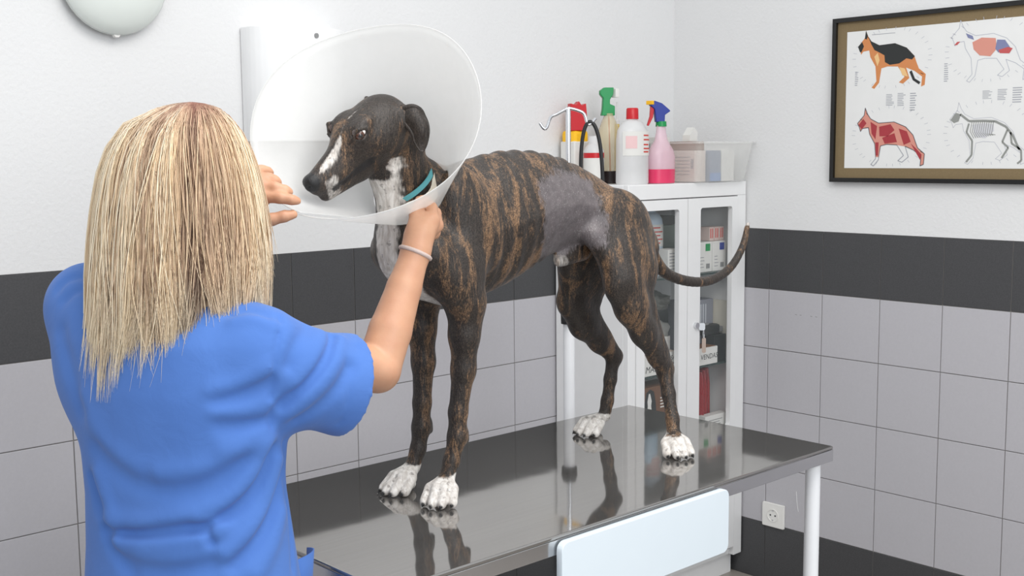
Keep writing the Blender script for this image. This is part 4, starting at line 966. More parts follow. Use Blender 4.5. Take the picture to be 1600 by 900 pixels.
# eyes
m_dogscl = mat('dog_sclera', srgb(62, 44, 38), .12, coat=1)
m_iris = mat('dog_iris', srgb(70, 36, 20), .08, coat=1); m_pupil = mat('pupil', (.004, .004, .004), .05, coat=1); m_sclera = mat('sclera', srgb(225, 215, 210), .15, coat=1)
def ball(name, c, r, m, parent, seg=20):
    bm = bmesh.new(); bmesh.ops.create_uvsphere(bm, u_segments=seg, v_segments=seg//2+2, radius=r); bmesh.ops.translate(bm, verts=bm.verts, vec=Vector(c)); return finish(name, bm, m, parent, None, True)
for s in (-1, 1):
    c = hp(.1145, s*.0305, .0335); e = ball('eye', Vector(c)+DOG0, .0114, m_dogscl, dog)
    look = HS*s*.90-HB*.40-HU*.02; look /= np.linalg.norm(look)
    ball('sclera', Vector(c+HS*s*.0042+HB*.0052+HU*.001)+DOG0, .0070, m_sclera, e)
    ball('iris', Vector(c+look*.0036)+DOG0, .0096, m_iris, e); ball('pupil', Vector(c+look*.0076)+DOG0, .0062, m_pupil, e)

# ------------------------------------------------------------------ cone, collar, gauze
CO = DOG0+Vector((-.487, -.098, .709)); C0 = DOG0+Vector((-.323, -.002, .586)); CN = (CO-C0).normalized(); CR, CL, NR = .199, (CO-C0).length+.012, .068
ca = CN.cross(Vector((0, 0, 1))).normalized(); cb_ = ca.cross(CN).normalized()
def cone_mat():
    m = bpy.data.materials.new('cone_plastic'); m.use_nodes = True; nt = m.node_tree; N = nt.nodes; L = nt.links; b = N['Principled BSDF']
    b.inputs['Base Color'].default_value = (.9, .9, .89, 1); b.inputs['Roughness'].default_value = .28; b.inputs['Subsurface Weight'].default_value = 0
    tr = N.new('ShaderNodeBsdfTransparent'); tr.inputs[0].default_value = (.97, .97, .97, 1); tl = N.new('ShaderNodeBsdfTranslucent'); tl.inputs[0].default_value = (.93, .93, .92, 1)
    tc = N.new('ShaderNodeTexCoord'); n = N.new('ShaderNodeTexNoise'); n.inputs['Scale'].default_value = 9; n.inputs['Detail'].default_value = 6; L.new(tc.outputs['Object'], n.inputs['Vector'])
    mp = N.new('ShaderNodeMapping'); mp.inputs['Scale'].default_value = (30, 30, 220); L.new(tc.outputs['Object'], mp.inputs['Vector'])
    n2 = N.new('ShaderNodeTexNoise'); n2.inputs['Scale'].default_value = 1; n2.inputs['Detail'].default_value = 4; L.new(mp.outputs['Vector'], n2.inputs['Vector'])
    # brownish scuffs
    n3 = N.new('ShaderNodeTexNoise'); n3.inputs['Scale'].default_value = 16; n3.inputs['Detail'].default_value = 8; n3.inputs['Roughness'].default_value = .7; L.new(tc.outputs['Object'], n3.inputs['Vector'])
    r3 = N.new('ShaderNodeMapRange'); r3.inputs['From Min'].default_value = .64; r3.inputs['From Max'].default_value = .76; L.new(n3.outputs['Fac'], r3.inputs['Value'])
    mc = N.new('ShaderNodeMix'); mc.data_type = 'RGBA'; mc.inputs['A'].default_value = (.90, .90, .885, 1); mc.inputs['B'].default_value = (.36, .27, .20, 1); L.new(r3.outputs['Result'], mc.inputs['Factor']); L.new(mc.outputs['Result'], b.inputs['Base Color'])
    s1 = N.new('ShaderNodeMixShader'); s1.inputs[0].default_value = .40; L.new(b.outputs[0], s1.inputs[1]); L.new(tl.outputs[0], s1.inputs[2])
    ad = N.new('ShaderNodeMath'); ad.operation = 'MULTIPLY_ADD'; ad.inputs[1].default_value = .22; ad.inputs[2].default_value = .40; L.new(n.outputs['Fac'], ad.inputs[0])
    ad2 = N.new('ShaderNodeMath'); ad2.operation = 'MULTIPLY_ADD'; ad2.inputs[1].default_value = .30; L.new(r3.outputs['Result'], ad2.inputs[0]); L.new(ad.outputs[0], ad2.inputs[2])
    s2 = N.new('ShaderNodeMixShader'); L.new(ad2.outputs[0], s2.inputs[0]); L.new(tr.outputs[0], s2.inputs[1]); L.new(s1.outputs[0], s2.inputs[2])
    L.new(s2.outputs[0], N['Material Output'].inputs['Surface'])
    return m
m_cone = cone_mat()
ec = thing('recovery_cone', C0, 'large translucent plastic recovery cone around the dog head', 'pet cone')
bm = bmesh.new(); nth, nl = 96, 16; grid = []
for i in range(nth+1):
    th = 2*PI*i/nth-1.2; row = []
    over = .0018*(i/nth)                                   # the sheet overlaps itself in a spiral
    for j in range(nl+1):
        q = j/nl; r = NR+(CR-NR)*q+over*2
        flare = .010*math.sin(3*th+.6)*q*q; r += .004*math.sin(2*th+1)*q
        row.append(bm.verts.new(C0+CN*(CL*q+flare-.012)+(ca*math.cos(th)+cb_*math.sin(th))*r))
    grid.append(row)
for i in range(nth):
    for j in range(nl): bm.faces.new((grid[i][j], grid[i+1][j], grid[i+1][j+1], grid[i][j+1]))
cs = finish('cone_sheet', bm, m_cone, ec, None, True)
sd = cs.modifiers.new('s', 'SOLIDIFY'); sd.thickness = .0009
# rim bead and neck tabs
rim = [Vector(grid[i][nl].co) if False else None for i in range(1)]
rp = []
for i in range(nth+1):
    th = 2*PI*i/nth-1.2; r = CR+.004*math.sin(2*th+1)+.0036*(i/nth); rp.append(C0+CN*(CL+.010*math.sin(3*th+.6)-.012)+(ca*math.cos(th)+cb_*math.sin(th))*r)
tube('rim_edge', rp, .0007, m_cone, ec, n=6)
for k in range(8):
    th = 2*PI*k/8+.35; d = ca*math.cos(th)+cb_*math.sin(th); tn = (-ca*math.sin(th)+cb_*math.cos(th))
    o_ = rrect(.046, .040, .012, 4); i_ = [(a*.42, b*.30-.004) for a, b in o_]
    frame_ring('strap_tab', o_, i_, C0-CN*.026+d*(NR-.002), tn, (-CN*.9+d*.25).normalized(), .0009, m_clear2, ec)
def band(name, c, ax, r, w, t, m, label, cat, sq=.9, wob=0, seed=0):
    a = ax.cross(Vector((0, 1, 0))).normalized(); b2 = ax.cross(a).normalized(); bm = bmesh.new(); rings = []
    for i in range(48):
        th = 2*PI*i/48; d = a*math.cos(th)+b2*math.sin(th)*sq; cc = c+d*(r+wob*math.sin(th*5+seed))+ax*wob*2*math.sin(th*3+seed)
        rings.append([bm.verts.new(cc+ax*u+d*v) for u, v in ((-w/2, -t/2), (w/2, -t/2), (w/2, t/2), (-w/2, t/2))])
    for i in range(48):
        A, B = rings[i], rings[(i+1) % 48]
        for k in range(4): bm.faces.new((A[k], A[(k+1) % 4], B[(k+1) % 4], B[k]))
    bmesh.ops.recalc_face_normals(bm, faces=bm.faces)
    o = finish(name, bm, m, None, c, True, 40); return tag(o, label, cat)
NA = Vector((-.62, -.05, .78)).normalized()
band('dog_collar', C0+NA*.010+Vector((.002, 0, 0)), NA, .0590, .009, .003, mat('turquoise_nylon', srgb(95, 170, 178), .55, bump=.3, bump_scale=900), 'turquoise collar around the greyhound neck inside the cone', 'collar', .88)
band('gauze_strip', C0-NA*.006, (NA*.92+CN*.3).normalized(), .062, .022, .005, mat('gauze_cream', srgb(225, 215, 198), .9, bump=.5, bump_scale=500), 'cream gauze strip tying the cone around the neck', 'bandage', .9, .0022)

# ================================================================== the woman at the table
def cp(x, y, D):
    """point at camera depth D (metres) along the sight line of a photo position; used to pose the figure at its measured distance"""
    return np.array(CAM_POS + (_fw + _rt*((x-800)/CAM_F) + _up*((450-y)/CAM_F))*D)
ZU = np.array([0, 0, 1.0])
Rsh, Lsh = cp(408, 548, 1.69), cp(142, 480, 1.82)
ex = (Rsh-Lsh)*np.array([1, 1, 0]); ex /= np.linalg.norm(ex); ef = np.cross(ZU, ex)          # her right, her facing
hipc = cp(300, 900, 1.76)
PERS = Vector((hipc[0], hipc[1], 0))
person = thing('person', PERS, 'woman in blue scrub top with blond hair, back to camera, holding the cone', 'person')
Relb, Rwr = cp(590, 578, 1.86), cp(650, 392, 1.925)
Lelb, Lwr = cp(232, 462, 1.97), cp(352, 328, 1.87)
neckb = (Rsh+Lsh)/2+ZU*.035-ef*.015; headc = cp(283, 268, 1.73)

def build_body():
    lo = np.minimum.reduce([Rsh, Lsh, Relb, Rwr, headc, Lelb, Lwr])-np.array([.17, .17, .32]); hi = np.maximum.reduce([Rsh, Lsh, Relb, Rwr, headc, cp(690, 300, 2.02)])+np.array([.16, .16, .16])
    B = Field(lo, hi, .0032)
    # trunk core, neck, shoulders (under the scrub top)
    B.cone((hipc+neckb)/2, neckb-ZU*.07, .10, .09, .03); B.cone(neckb-ZU*.05, headc-ZU*.06, .05, .048, .03)
    B.cone(neckb-ZU*.03, Rsh, .05, .045, .03); B.cone(neckb-ZU*.03, Lsh, .05, .045, .03)
    # right arm
    mid = (Rsh+Relb)/2
    B.chain([Rsh, mid, Relb], [.046, .040, .0365], .006)
    f1 = Relb*.68+Rwr*.32; f2 = Relb*.32+Rwr*.68
    B.chain([Relb, f1, f2, Rwr], [.0365, .0350, .0288, .0228], .004)
    tip = cp(600, 582, 1.84); B.cone(Relb, tip, .022, .016, .02)
    # left arm
    B.chain([Lsh, (Lsh+Lelb)/2, Lelb, Lelb*.6+Lwr*.4, Lwr], [.050, .044, .039, .037, .025], .02)
    # right hand: pinching the cone sheet
    J = lambda *a: [cp(*q) for q in a]
    vd = np.array(_fw)
    B.chain(J((650, 392, 1.925), (655, 368, 1.94), (664, 350, 1.955)), [.0228, .0235, .021], .015, flat=(np.array(_rt)*.6+vd*.2, .95))
    for pts, r in ((((668, 356, 1.95), (675, 344, 1.955), (674, 325, 1.985), (664, 314, 2.0), (655, 313, 2.005)), (.015, .0125, .0105, .0095, .0082)),
                   (((668, 360, 1.965), (681, 352, 1.975), (680, 333, 2.01), (668, 323, 2.025), (658, 322, 2.02)), (.017, .0128, .0105, .0095, .0082)),
                   (((662, 364, 1.975), (677, 363, 1.995), (678, 346, 2.03), (667, 336, 2.04), (658, 337, 2.03)), (.016, .0122, .0100, .009, .0078)),
                   (((656, 368, 1.98), (668, 372, 2.005), (670, 358, 2.032), (661, 349, 2.04), (654, 350, 2.03)), (.015, .0112, .0090, .008, .007)),
                   (((651, 378, 1.925), (649, 356, 1.935), (650, 333, 1.950), (656, 319, 1.970), (660, 312, 1.982)), (.0155, .0130, .0112, .0098, .0085))):
        B.chain(J(*pts), r, .0045)
    B.cone(cp(652, 372, 1.932), cp(668, 354, 1.955), .016, .0145, .010)
    # left hand: flat, fingers towards the rim, thumb below
    B.chain(J((352, 328, 1.87), (375, 318, 1.865), (398, 300, 1.862)), [.025, .030, .030], .015, flat=(vd, .62))
    for pts, r in ((((392, 308, 1.86), (412, 308, 1.854), (438, 309, 1.848), (455, 312, 1.850), (464, 314, 1.856)), (.0115, .0100, .0092, .0084, .0072)),
                   (((390, 293, 1.862), (408, 291, 1.860), (430, 293, 1.856), (445, 297, 1.860), (452, 300, 1.866)), (.0115, .0098, .0090, .0082, .0070)),
                   (((388, 280, 1.866), (403, 277, 1.868), (420, 278, 1.870), (430, 282, 1.875), (435, 286, 1.880)), (.0110, .0094, .0086, .0078, .0066)),
                   (((384, 270, 1.872), (396, 266, 1.878), (409, 265, 1.884), (418, 267, 1.890), (423, 270, 1.896)), (.0100, .0084, .0076, .0070, .0060)),
                   (((374, 334, 1.86), (395, 346, 1.852), (424, 343, 1.848), (444, 338, 1.850), (458, 335, 1.856)), (.0165, .0130, .0102, .0094, .0078))):
        B.chain(J(*pts), r, .0045)
    B.cone(cp(378, 326, 1.865), cp(396, 332, 1.858), .022, .014, .014)
    # head
    hf = ef*.94+ex*.34; hf /= np.linalg.norm(hf); hx = np.cross(hf, ZU)
    RH = np.array([hx, hf, ZU]); H = lambda a, b, c: headc+hx*a+hf*b+ZU*c
    B.ell(H(0, -.004, .0), (.070, .084, .092), .02, R=RH); B.ell(H(0, .045, -.045), (.055, .052, .072), .03, R=RH)
    B.cone(H(0, .085, -.005), H(0, .112, -.030), .008, .013, .012)
    for s in (-1, 1):
        B.ell(H(s*.075, -.005, -.01), (.009, .020, .032), .006, R=RH); B.ell(H(s*.031, .083, .006), (.013, .010, .010), .006, R=RH, cut=True); B.cone(H(s*.015, .090, .024), H(s*.046, .080, .022), .007, .006, .01)
    B.ell(H(0, .098, -.063), (.022, .010, .006), .006, R=RH); B.ell(H(0, .095, -.075), (.019, .010, .006), .006, R=RH); B.cone(H(-.018, .106, -.069), H(.018, .106, -.069), .0022, .0022, .003, cut=True); B.ell(H(0, .078, -.105), (.024, .022, .018), .015, R=RH)
    return B.mesh(2), hf, hx
(bP, bF), hf, hx = build_body()
def skin_material():
    m = bpy.data.materials.new('skin'); m.use_nodes = True; nt = m.node_tree; N = nt.nodes; L = nt.links; b = N['Principled BSDF']
    tc = N.new('ShaderNodeTexCoord'); n = N.new('ShaderNodeTexNoise'); n.inputs['Scale'].default_value = 28; n.inputs['Detail'].default_value = 6; L.new(tc.outputs['Object'], n.inputs['Vector'])
    mx = N.new('ShaderNodeMix'); mx.data_type = 'RGBA'; mx.inputs['A'].default_value = (*srgb(182, 130, 102), 1); mx.inputs['B'].default_value = (*srgb(206, 160, 128), 1); L.new(n.outputs['Fac'], mx.inputs['Factor']); L.new(mx.outputs['Result'], b.inputs['Base Color'])
    b.inputs['Roughness'].default_value = .48; b.inputs['Subsurface Weight'].default_value = .15; b.inputs['Subsurface Radius'].default_value = (.012, .005, .003); b.inputs['Subsurface Scale'].default_value = .6
    n2 = N.new('ShaderNodeTexNoise'); n2.inputs['Scale'].default_value = 260; n2.inputs['Detail'].default_value = 4; L.new(tc.outputs['Object'], n2.inputs['Vector'])
    bp = N.new('ShaderNodeBump'); bp.inputs['Strength'].default_value = .18; bp.inputs['Distance'].default_value = .001; L.new(n2.outputs['Fac'], bp.inputs['Height']); L.new(bp.outputs['Normal'], b.inputs['Normal'])
    return m
m_skin = skin_material()
add('body', np_mesh('body', bP, bF, m_skin), person)
for s in (-1, 1):
    e = ball('eye', headc+hx*s*.031+hf*.074+ZU*.006, .0115, m_sclera, person); ball('iris', headc+hx*s*.031+hf*.0795+ZU*.006, .0068, m_iris, e)
# fingernails on the left hand
m_nail = mat('nail', srgb(235, 190, 175), .25)
# hair tie on the right wrist
wd = Vector(Rwr-Relb).normalized(); wa = wd.orthogonal().normalized(); wb = wd.cross(wa); wc = Vector(Rwr)-wd*.004
tube('wristband', [wc+(wa*math.cos(q)+wb*math.sin(q))*.0262+wd*.005*math.sin(q+1) for q in np.linspace(0, 2*PI, 36)], .0036, mat('wristband_grey', srgb(196, 178, 170), .8, bump=.4, bump_scale=600), person, n=8)

# ------------------------------------------------------------------ scrub top
def seg_dist(X, Y, Z, pts):
    d = None
    for a, b in zip(pts[:-1], pts[1:]):
        e = b-a; L2 = float(e@e)+1e-12; x, y, z = X-a[0], Y-a[1], Z-a[2]; t = np.clip((x*e[0]+y*e[1]+z*e[2])/L2, 0, 1)
        q = (x-t*e[0])**2+(y-t*e[1])**2+(z-t*e[2])**2; d = q if d is None else np.minimum(d, q)
    return np.sqrt(d)
def build_top():
    zb = .70; lo = np.minimum(Lsh, hipc)-np.array([.22, .26, 0]); hi = np.maximum.reduce([Rsh, Relb, Lelb])+np.array([.14, .14, .14]); lo[2] = zb-.03; hi[2] = neckb[2]+.06
    T = Field(lo, hi, .0036)
    # trunk: height, shift to her right, shift forward, half width, half depth
    zk = np.array([zb, .80, .88, .96, 1.04, 1.12, 1.19, 1.25]); base = (Rsh+Lsh)/2
    cx0 = np.array([(hipc-base)@ex]*1)[0]; cf0 = (hipc-base)@ef
    sx = np.interp(zk, [zb, .88, 1.25], [cx0+.004, cx0, .0]); sf = np.interp(zk, [zb, .88, 1.25], [cf0, cf0, -.005])
    hwk = np.array([.176, .172, .163, .157, .158, .163, .160, .125]); hdk = np.array([.125, .122, .116, .112, .112, .112, .104, .080])
    def trunk(X, Y, Z):
        z = np.clip(Z, zb, 1.25); f = lambda v: np.interp(z.ravel(), zk, v).reshape(z.shape)
        x, y = X-base[0], Y-base[1]; u = x*ex[0]+y*ex[1]-f(sx); w = x*ef[0]+y*ef[1]-f(sf); a, b = f(hwk), f(hdk)
        q = (np.abs(u/a)**2.35+np.abs(w/b)**2.35)**(1/2.35); d = (q-1)*np.minimum(a, b)
        return np.sqrt(np.maximum(d, 0)**2+(Z-z)**2)+np.minimum(d, 0)
    T.func(lo, hi, trunk, .02)
    # shoulders and yoke
    T.cone(neckb-ZU*.055-ef*.0, Rsh-ZU*.008, .070, .060, .04); T.cone(neckb-ZU*.050, Lsh+ZU*.004, .070, .060, .04)
    T.ell(neckb-ZU*.13-ef*.035, (.11, .06, .12), .04, R=np.array([ex, ef, ZU]))
    T.ell(Lsh-ZU*.075+ex*.045-ef*.02, (.075, .07, .11), .05, R=np.array([ex, ef, ZU])); T.ell(Rsh-ZU*.085-ex*.05-ef*.02, (.075, .07, .11), .05, R=np.array([ex, ef, ZU]))
    # sleeves
    rs1 = cp(458, 588, 1.735); rs2 = cp(543, 602, 1.80); dirr = (rs2-rs1)/np.linalg.norm(rs2-rs1)
    T.chain([Rsh, rs1, rs2, rs2+dirr*.06], [.060, .070, .073, .073], .03)
    ls2 = Lsh*.42+Lelb*.58; T.chain([Lsh, ls2], [.062, .062], .03)
    # folds: (points in photo space with depth, amplitude out(-)/in(+), width)
    def hit(x, y):
        for D_ in np.arange(1.45, 2.0, .003):
            q = cp(x, y, D_); i = np.round((q-T.lo)/T.h).astype(int)
            if (i >= 0).all() and (i < T.n).all() and T.V[tuple(i)] < 0: return q
        return cp(x, y, 1.72)
    FOLDS = (   # cloth folds: path over the back (photo positions, dropped on the cloth), depth (+ valley, - ridge), width
        (((519, 528), (508, 560), (480, 598), (440, 632)), .011, .0065), (((529, 530), (521, 568), (492, 610), (452, 643)), -.008, .010), (((505, 522), (492, 560), (462, 598)), -.005, .012),
        (((545, 575), (508, 626), (462, 655)), .006, .008), (((437, 497), (432, 547), (423, 600), (422, 668)), .0045, .0035), (((560, 540), (549, 600), (529, 664)), .0022, .0030),
        (((358, 492), (390, 484), (418, 494)), .004, .006), (((365, 503), (395, 498), (425, 508)), -.004, .007), (((480, 512), (462, 540), (450, 570)), .005, .008),
        (((418, 598), (378, 616), (335, 628)), .006, .008), (((418, 632), (382, 640), (340, 643)), -.006, .010), (((416, 575), (372, 600), (332, 612)), -.005, .010), (((420, 655), (385, 662), (345, 664)), .006, .008), (((424, 690), (395, 700), (350, 700)), -.004, .010),
        (((90, 452), (110, 437), (132, 432)), .004, .006), (((100, 470), (122, 455), (145, 455)), .004, .006), (((96, 520), (110, 580), (128, 640)), .005, .012), (((130, 620), (160, 690), (215, 735)), -.004, .014),
        (((165, 828), (215, 833), (262, 829), (322, 820), (372, 792), (405, 752), (427, 700)), .013, .0065), (((165, 812), (225, 816), (290, 806), (345, 786), (385, 748), (415, 692)), -.008, .010),
        (((180, 848), (250, 850), (312, 840), (345, 824)), -.007, .010), (((298, 826), (322, 830), (332, 846)), .008, .006), (((310, 812), (335, 815), (342, 832)), -.007, .007),
        (((142, 745), (158, 800), (172, 850), (205, 895)), .008, .007), (((155, 740), (172, 795), (182, 830)), -.006, .010), (((150, 700), (200, 745), (262, 764), (330, 752), (388, 712)), .006, .012), (((250, 742), (310, 735), (370, 705), (420, 660)), -.005, .012),
        (((352, 862), (388, 826), (415, 780), (434, 720)), -.007, .009), (((365, 884), (398, 848), (424, 800), (440, 740)), .008, .007), (((400, 895), (425, 850), (440, 800)), -.006, .009), (((443, 690), (448, 780), (458, 890)), .005, .004),
        (((200, 884), (260, 893), (330, 882)), .006, .010), (((220, 866), (280, 872), (340, 860)), -.004, .010))
    paths = [([hit(*q) for q in f[0]], f[1], f[2]) for f in FOLDS]
    for pts, amp, w in paths:
        pts = [np.array(v) for v in catmull(pts, 4)]; P = np.array(pts); m = w*3+.02
        T.warp(P.min(0)-m, P.max(0)+m, lambda X, Y, Z, pts=pts, amp=amp, w=w: 1.2*amp*np.exp(-(seg_dist(X, Y, Z, pts)/(w*1.3))**2))
    # hollow sleeve mouths and neck opening, flat hem
    T.cone(rs2-dirr*.02, rs2+dirr*.14, .058, .060, .004, cut=True)
    T.func(lo, hi, lambda X, Y, Z: np.full((1, 1, 1), 9.0)+X*0+Y*0+Z*0, .001)
    def mouth(X, Y, Z):   # trim the sleeve square to its axis
        d = (X-rs2[0])*dirr[0]+(Y-rs2[1])*dirr[1]+(Z-rs2[2])*dirr[2]; return -(d+.006)
    sl, (X, Y, Z) = T.sub(rs2-.16, rs2+.16); dd = mouth(X, Y, Z); near = np.sqrt((X-rs2[0])**2+(Y-rs2[1])**2+(Z-rs2[2])**2) < .15
    T.V[sl] = np.where(near, np.maximum(T.V[sl], -dd), T.V[sl])
    T.cone(neckb-ZU*.01, neckb+ZU*.1, .062, .075, .01, cut=True)
    return T.mesh(4), rs2, dirr
(tP, tF), rs2, dirr = build_top()
def cloth_material(name, c0, c1):
    m = bpy.data.materials.new(name); m.use_nodes = True; nt = m.node_tree; N = nt.nodes; L = nt.links; b = N['Principled BSDF']
    tc = N.new('ShaderNodeTexCoord'); n = N.new('ShaderNodeTexNoise'); n.inputs['Scale'].default_value = 9; n.inputs['Detail'].default_value = 5; L.new(tc.outputs['Object'], n.inputs['Vector'])
    mx = N.new('ShaderNodeMix'); mx.data_type = 'RGBA'; mx.inputs['A'].default_value = (*c0, 1); mx.inputs['B'].default_value = (*c1, 1); L.new(n.outputs['Fac'], mx.inputs['Factor']); L.new(mx.outputs['Result'], b.inputs['Base Color'])
    b.inputs['Roughness'].default_value = .8; b.inputs['Specular IOR Level'].default_value = .2; b.inputs['Sheen Weight'].default_value = .12
    n2 = N.new('ShaderNodeTexNoise'); n2.inputs['Scale'].default_value = 26; n2.inputs['Detail'].default_value = 5; n2.inputs['Distortion'].default_value = .8; L.new(tc.outputs['Object'], n2.inputs['Vector'])
    bp = N.new('ShaderNodeBump'); bp.inputs['Strength'].default_value = .22; bp.inputs['Distance'].default_value = .006; L.new(n2.outputs['Fac'], bp.inputs['Height']); L.new(bp.outputs['Normal'], b.inputs['Normal'])
    return m
m_scrub = cloth_material('scrub_blue', srgb(70, 108, 176), srgb(82, 122, 192))
top = add('scrub_top', np_mesh('scrub_top', tP, tF, m_scrub), person)
# sleeve hem seam and pocket
sa = Vector(dirr).orthogonal().normalized(); sb = Vector(dirr).cross(sa)
m_scrub2 = cloth_material('scrub_blue_seam', srgb(66, 106, 176), srgb(78, 118, 188))
pk = cp(468, 872, 1.80); pe = Vector(ex)
bm = bmesh.new(); rows = []
for i in range(11):
    a = -PI/2+PI*i/10
    d = Vector(ex)*math.cos(a)*.030+Vector(ef)*math.sin(a)*.045
    rows.append([bm.verts.new(Vector(pk)+d*(1.0-.10*j)-Vector((0, 0, .04*j-.006*math.cos(a)*(j == 0)))-Vector(ex)*.018) for j in range(5)])
for A, B in zip(rows[:-1], rows[1:]):
    for j in range(4): bm.faces.new((A[j], B[j], B[j+1], A[j+1]))
pko = finish('pocket', bm, m_scrub, top, None, True); so_ = pko.modifiers.new('s', 'SOLIDIFY'); so_.thickness = .0025

# ------------------------------------------------------------------ trousers and shoes
def build_legs():
    pc = np.array([hipc[0], hipc[1], 0]); lo = pc-np.array([.26, .26, 0]); hi = pc+np.array([.26, .26, .9]); lo[2] = .03
    G = Field(lo, hi, .006)
    G.ell(pc+ZU*.80, (.165, .115, .12), .04, R=np.array([ex, ef, ZU]))
    for s in (-1, 1):
        h, k, a = pc+ex*s*.085+ZU*.78, pc+ex*s*.095+ef*.012+ZU*.46, pc+ex*s*.10-ef*.012+ZU*.07
        G.chain([h, k, a], [.092, .068, .058], .03)
    return G.mesh(1)
lP, lF = build_legs(); add('trousers', np_mesh('trousers', lP, lF, m_scrub2), person)
m_shoe = mat('shoe_white', (.72, .72, .72), .5)
for s in (-1, 1):
    c = np.array([hipc[0], hipc[1], 0])+ex*s*.10; G = Field(c-np.array([.2, .2, 0]), c+np.array([.2, .2, .13]), .005)
    G.chain([c-ef*.04+ZU*.042, c+ef*.05+ZU*.040, c+ef*.15+ZU*.034], [.042, .042, .034], .02); G.cone(c-ef*.02+ZU*.06, c-ef*.02+ZU*.10, .042, .045, .02)
    P_, F_ = G.mesh(1); P_[:, 2] = np.maximum(P_[:, 2], .001); add('shoe', np_mesh('shoe', P_, F_, m_shoe), person)

# ------------------------------------------------------------------ hair
rng = np.random.default_rng(5)
ztop = cp(290, 160, 1.72)[2]
hc0 = headc.copy()
CR_ = np.array(_rt); CD = np.array([_fw.x, _fw.y, 0]); CD /= np.linalg.norm(CD); CR_[2] = 0; CR_ /= np.linalg.norm(CR_)
# hull: drop below crown -> centre shift right, half width, half depth
dz = np.array([0, .0018, .005, .010, .03, .06, .10, .15, .20, .25, .30, .345, .385, .43])
sh = np.array([.020, .018, .016, .014, .004, -.000, -.002, -.003, -.005, -.006, -.007, -.012, -.021, -.028])
hwv = np.array([.003, .020, .034, .047, .072, .093, .107, .117, .123, .125, .124, .120, .112, .104])
hdv = np.array([.003, .020, .034, .045, .068, .090, .106, .116, .120, .118, .112, .106, .100, .096])
def hull(th, t, off=0.0, lenf=1.0):
    """th: angle (0 = towards camera), t in 0..1 along the strand"""
    s = t*lenf; drop = np.where(s < .22, .085*(s/.22)**1.8, .085+(s-.22)/.78*.345)
    f = lambda v: np.interp(drop, dz, v)
    a = f(hwv)+off*np.minimum(1, drop/.03); b = f(hdv)+off*np.minimum(1, drop/.03)
    back = np.interp(drop, [0, .2, .30, .43], [0, 0, .012, .03])     # lies on the back below the neck
    P = np.stack([hc0[0]+CR_[0]*(f(sh)+a*np.sin(th))-CD[0]*(b*np.cos(th)+back), hc0[1]+CR_[1]*(f(sh)+a*np.sin(th))-CD[1]*(b*np.cos(th)+back), ztop-drop+0*th], -1)
    return P
hd_ang = math.atan2(float(hf@CR_), float(-(hf@CD)))                  # direction of the face in hull angle
def face_gap(th): return np.abs((th-hd_ang+PI) % (2*PI)-PI)
# base layer
nth, nt_ = 140, 30; ths = np.linspace(-PI, PI, nth, endpoint=False); keep = face_gap(ths) > .75
V = []; Fq = []
for i, th in enumerate(ths):
    Lf = .84 if True else 1
    V.append(hull(np.full(nt_, th), np.linspace(0, 1, nt_), -.007, .86-.10*max(0, math.sin(th))))
V = np.concatenate(V)
for i in range(nth):
    k = (i+1) % nth
    for j in range(nt_-1):
        if (keep[i] and keep[k]) or j < 9: Fq.append((i*nt_+j, k*nt_+j, k*nt_+j+1, i*nt_+j+1))
def hair_material(name, attr):
    m = bpy.data.materials.new(name); m.use_nodes = True; nt = m.node_tree; N = nt.nodes; L = nt.links; b = N['Principled BSDF']
    if attr:
        a = N.new('ShaderNodeVertexColor'); a.layer_name = 'hc'; L.new(a.outputs['Color'], b.inputs['Base Color'])
    else:
        tc = N.new('ShaderNodeTexCoord'); mp = N.new('ShaderNodeMapping'); mp.inputs['Scale'].default_value = (220, 220, 9); L.new(tc.outputs['Object'], mp.inputs['Vector'])
        n = N.new('ShaderNodeTexNoise'); n.inputs['Scale'].default_value = 1; n.inputs['Detail'].default_value = 4; L.new(mp.outputs['Vector'], n.inputs['Vector'])
        mx = N.new('ShaderNodeMix'); mx.data_type = 'RGBA'; mx.inputs['A'].default_value = (*srgb(138, 110, 90), 1); mx.inputs['B'].default_value = (*srgb(222, 194, 160), 1); L.new(n.outputs['Fac'], mx.inputs['Factor']); L.new(mx.outputs['Result'], b.inputs['Base Color'])
    b.inputs['Roughness'].default_value = .42; b.inputs['Specular IOR Level'].default_value = .35
    return m
hb = add('hair_base', np_mesh('hair_base', V, np.array(Fq), hair_material('hair_base', False)), person)
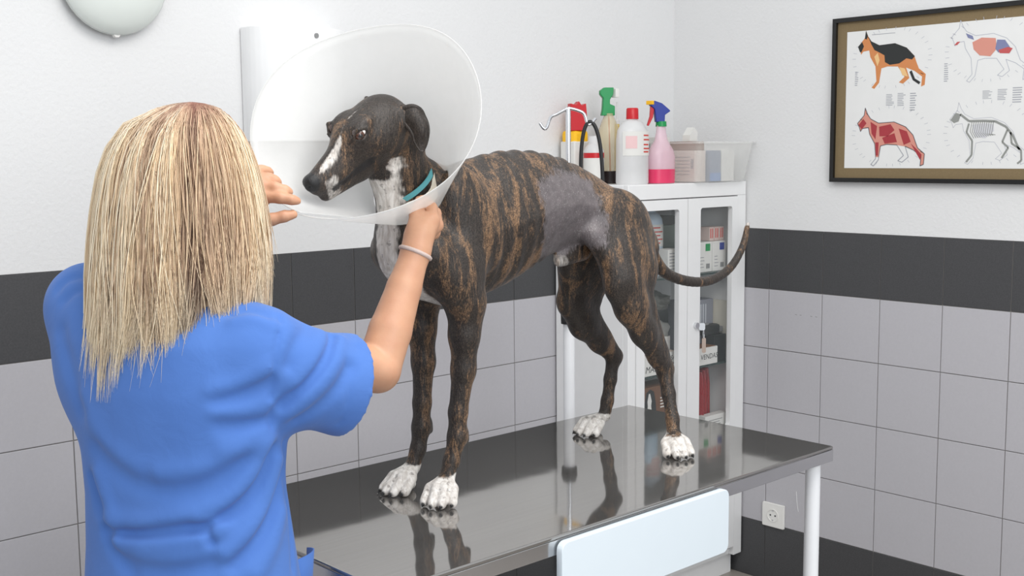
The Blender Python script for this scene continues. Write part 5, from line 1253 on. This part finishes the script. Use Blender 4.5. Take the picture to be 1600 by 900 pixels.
# strands
NS, SEG = 16000, 14
P_all, C_all = [], []
cols = np.array([srgb(*c) for c in ((122, 96, 80), (172, 142, 118), (210, 182, 154), (232, 206, 172), (246, 224, 190), (252, 240, 216))])
rootc = np.array(srgb(138, 92, 80)); tipc = np.array(srgb(250, 236, 210))
clump_th = rng.uniform(-PI, PI, 115); clump_len = rng.uniform(-.17, .09, 115); clump_c = rng.normal(0, 1.0, 115); clump_w = rng.uniform(-.05, .05, 115)
tt = np.linspace(0, 1, SEG)
clump_a = rng.normal(0, .07, 115); clump_p = rng.uniform(0, 6, 115)
n_done = 0
while n_done < NS:
    th = rng.uniform(-PI, PI); ci = int(np.argmin(np.abs((clump_th-th+PI) % (2*PI)-PI)))
    fg = face_gap(np.array([th]))[0]
    if fg < .55: continue
    n_done += 1
    th_end = th+.90*(((clump_th[ci]-th+PI) % (2*PI))-PI)*1.0+clump_w[ci]+rng.normal(0, .02)
    t0 = rng.uniform(0, .25) if rng.random() < .6 else rng.uniform(.0, .08)
    right = max(0, math.sin(th)); ln = .95+clump_len[ci]+rng.normal(0, .022)-.17*right**1.5+.05*max(0, -math.sin(th+.3))
    ln = min(ln-.05, .99); off = rng.uniform(-.014, .004)+.004*clump_c[ci]*.4
    s = t0+(1-t0)*tt
    stray = rng.random() < .08; drift = rng.normal(0, .15) if stray else 0.0
    ang = th+(th_end-th)*sstep(.35, 1.0, s)+rng.normal(0, .010)*np.sin(s*rng.uniform(3, 8)+rng.uniform(0, 6))+.10*np.sin(s*3.0)*rng.normal(0, .8)+clump_a[ci]*np.sin(s*4.2+clump_p[ci])*s
    ang = ang+drift*s**1.3; off = off+(.006 if stray else 0)
    ofs = off+rng.normal(0, .004)*s**2+.012*max(0, rng.normal(0, .5))*s**3
    C = hull(ang, s, ofs, ln)
    rad = rng.uniform(.0004, .0009)*np.interp(tt, [0, .1, .7, 1], [.7, 1, .95, .12])
    # frame for a thin three sided tube
    T_ = np.gradient(C, axis=0); T_ /= np.linalg.norm(T_, axis=1)[:, None]+1e-9
    A_ = np.cross(T_, -CD); A_ /= np.linalg.norm(A_, axis=1)[:, None]+1e-9; B_ = np.cross(T_, A_)
    ring = np.stack([C+(A_*math.cos(q)+B_*math.sin(q))*rad[:, None] for q in (0, 2.094, 4.189)], 1)
    P_all.append(ring.reshape(-1, 3))
    v = np.clip((3.3 if stray else 2.45)+clump_c[ci]*1.25+rng.normal(0, .5)+.25, 0, 4.99); i0 = int(v); c = cols[i0]*(1-(v-i0))+cols[min(5, i0+1)]*(v-i0)
    wroot = (1-sstep(.02, .26, s))*.75*(.5+.5*math.cos(th-.9)) + (1-sstep(.0, .12, s))*.25; wtip = sstep(.70, 1.0, s)*.75
    cc = c[None]*(1-wroot[:, None])+rootc[None]*wroot[:, None]; cc = cc*(1-wtip[:, None])+tipc[None]*wtip[:, None]
    C_all.append(np.repeat(np.concatenate([cc, np.ones((SEG, 1))], 1), 3, axis=0))
P_all = np.concatenate(P_all); C_all = np.concatenate(C_all)
one = []
for j in range(SEG-1):
    for k in range(3): one.append((j*3+k, j*3+(k+1) % 3, (j+1)*3+(k+1) % 3, (j+1)*3+k))
one = np.array(one); FA = (one[None]+(np.arange(NS)*SEG*3)[:, None, None]).reshape(-1, 4)
hr = add('hair', np_mesh('hair', P_all, FA, hair_material('hair_strands', True), {'hc': C_all}), person); hr['kind'] = 'stuff'; hr['label'] = 'straight blond hair with darker roots'
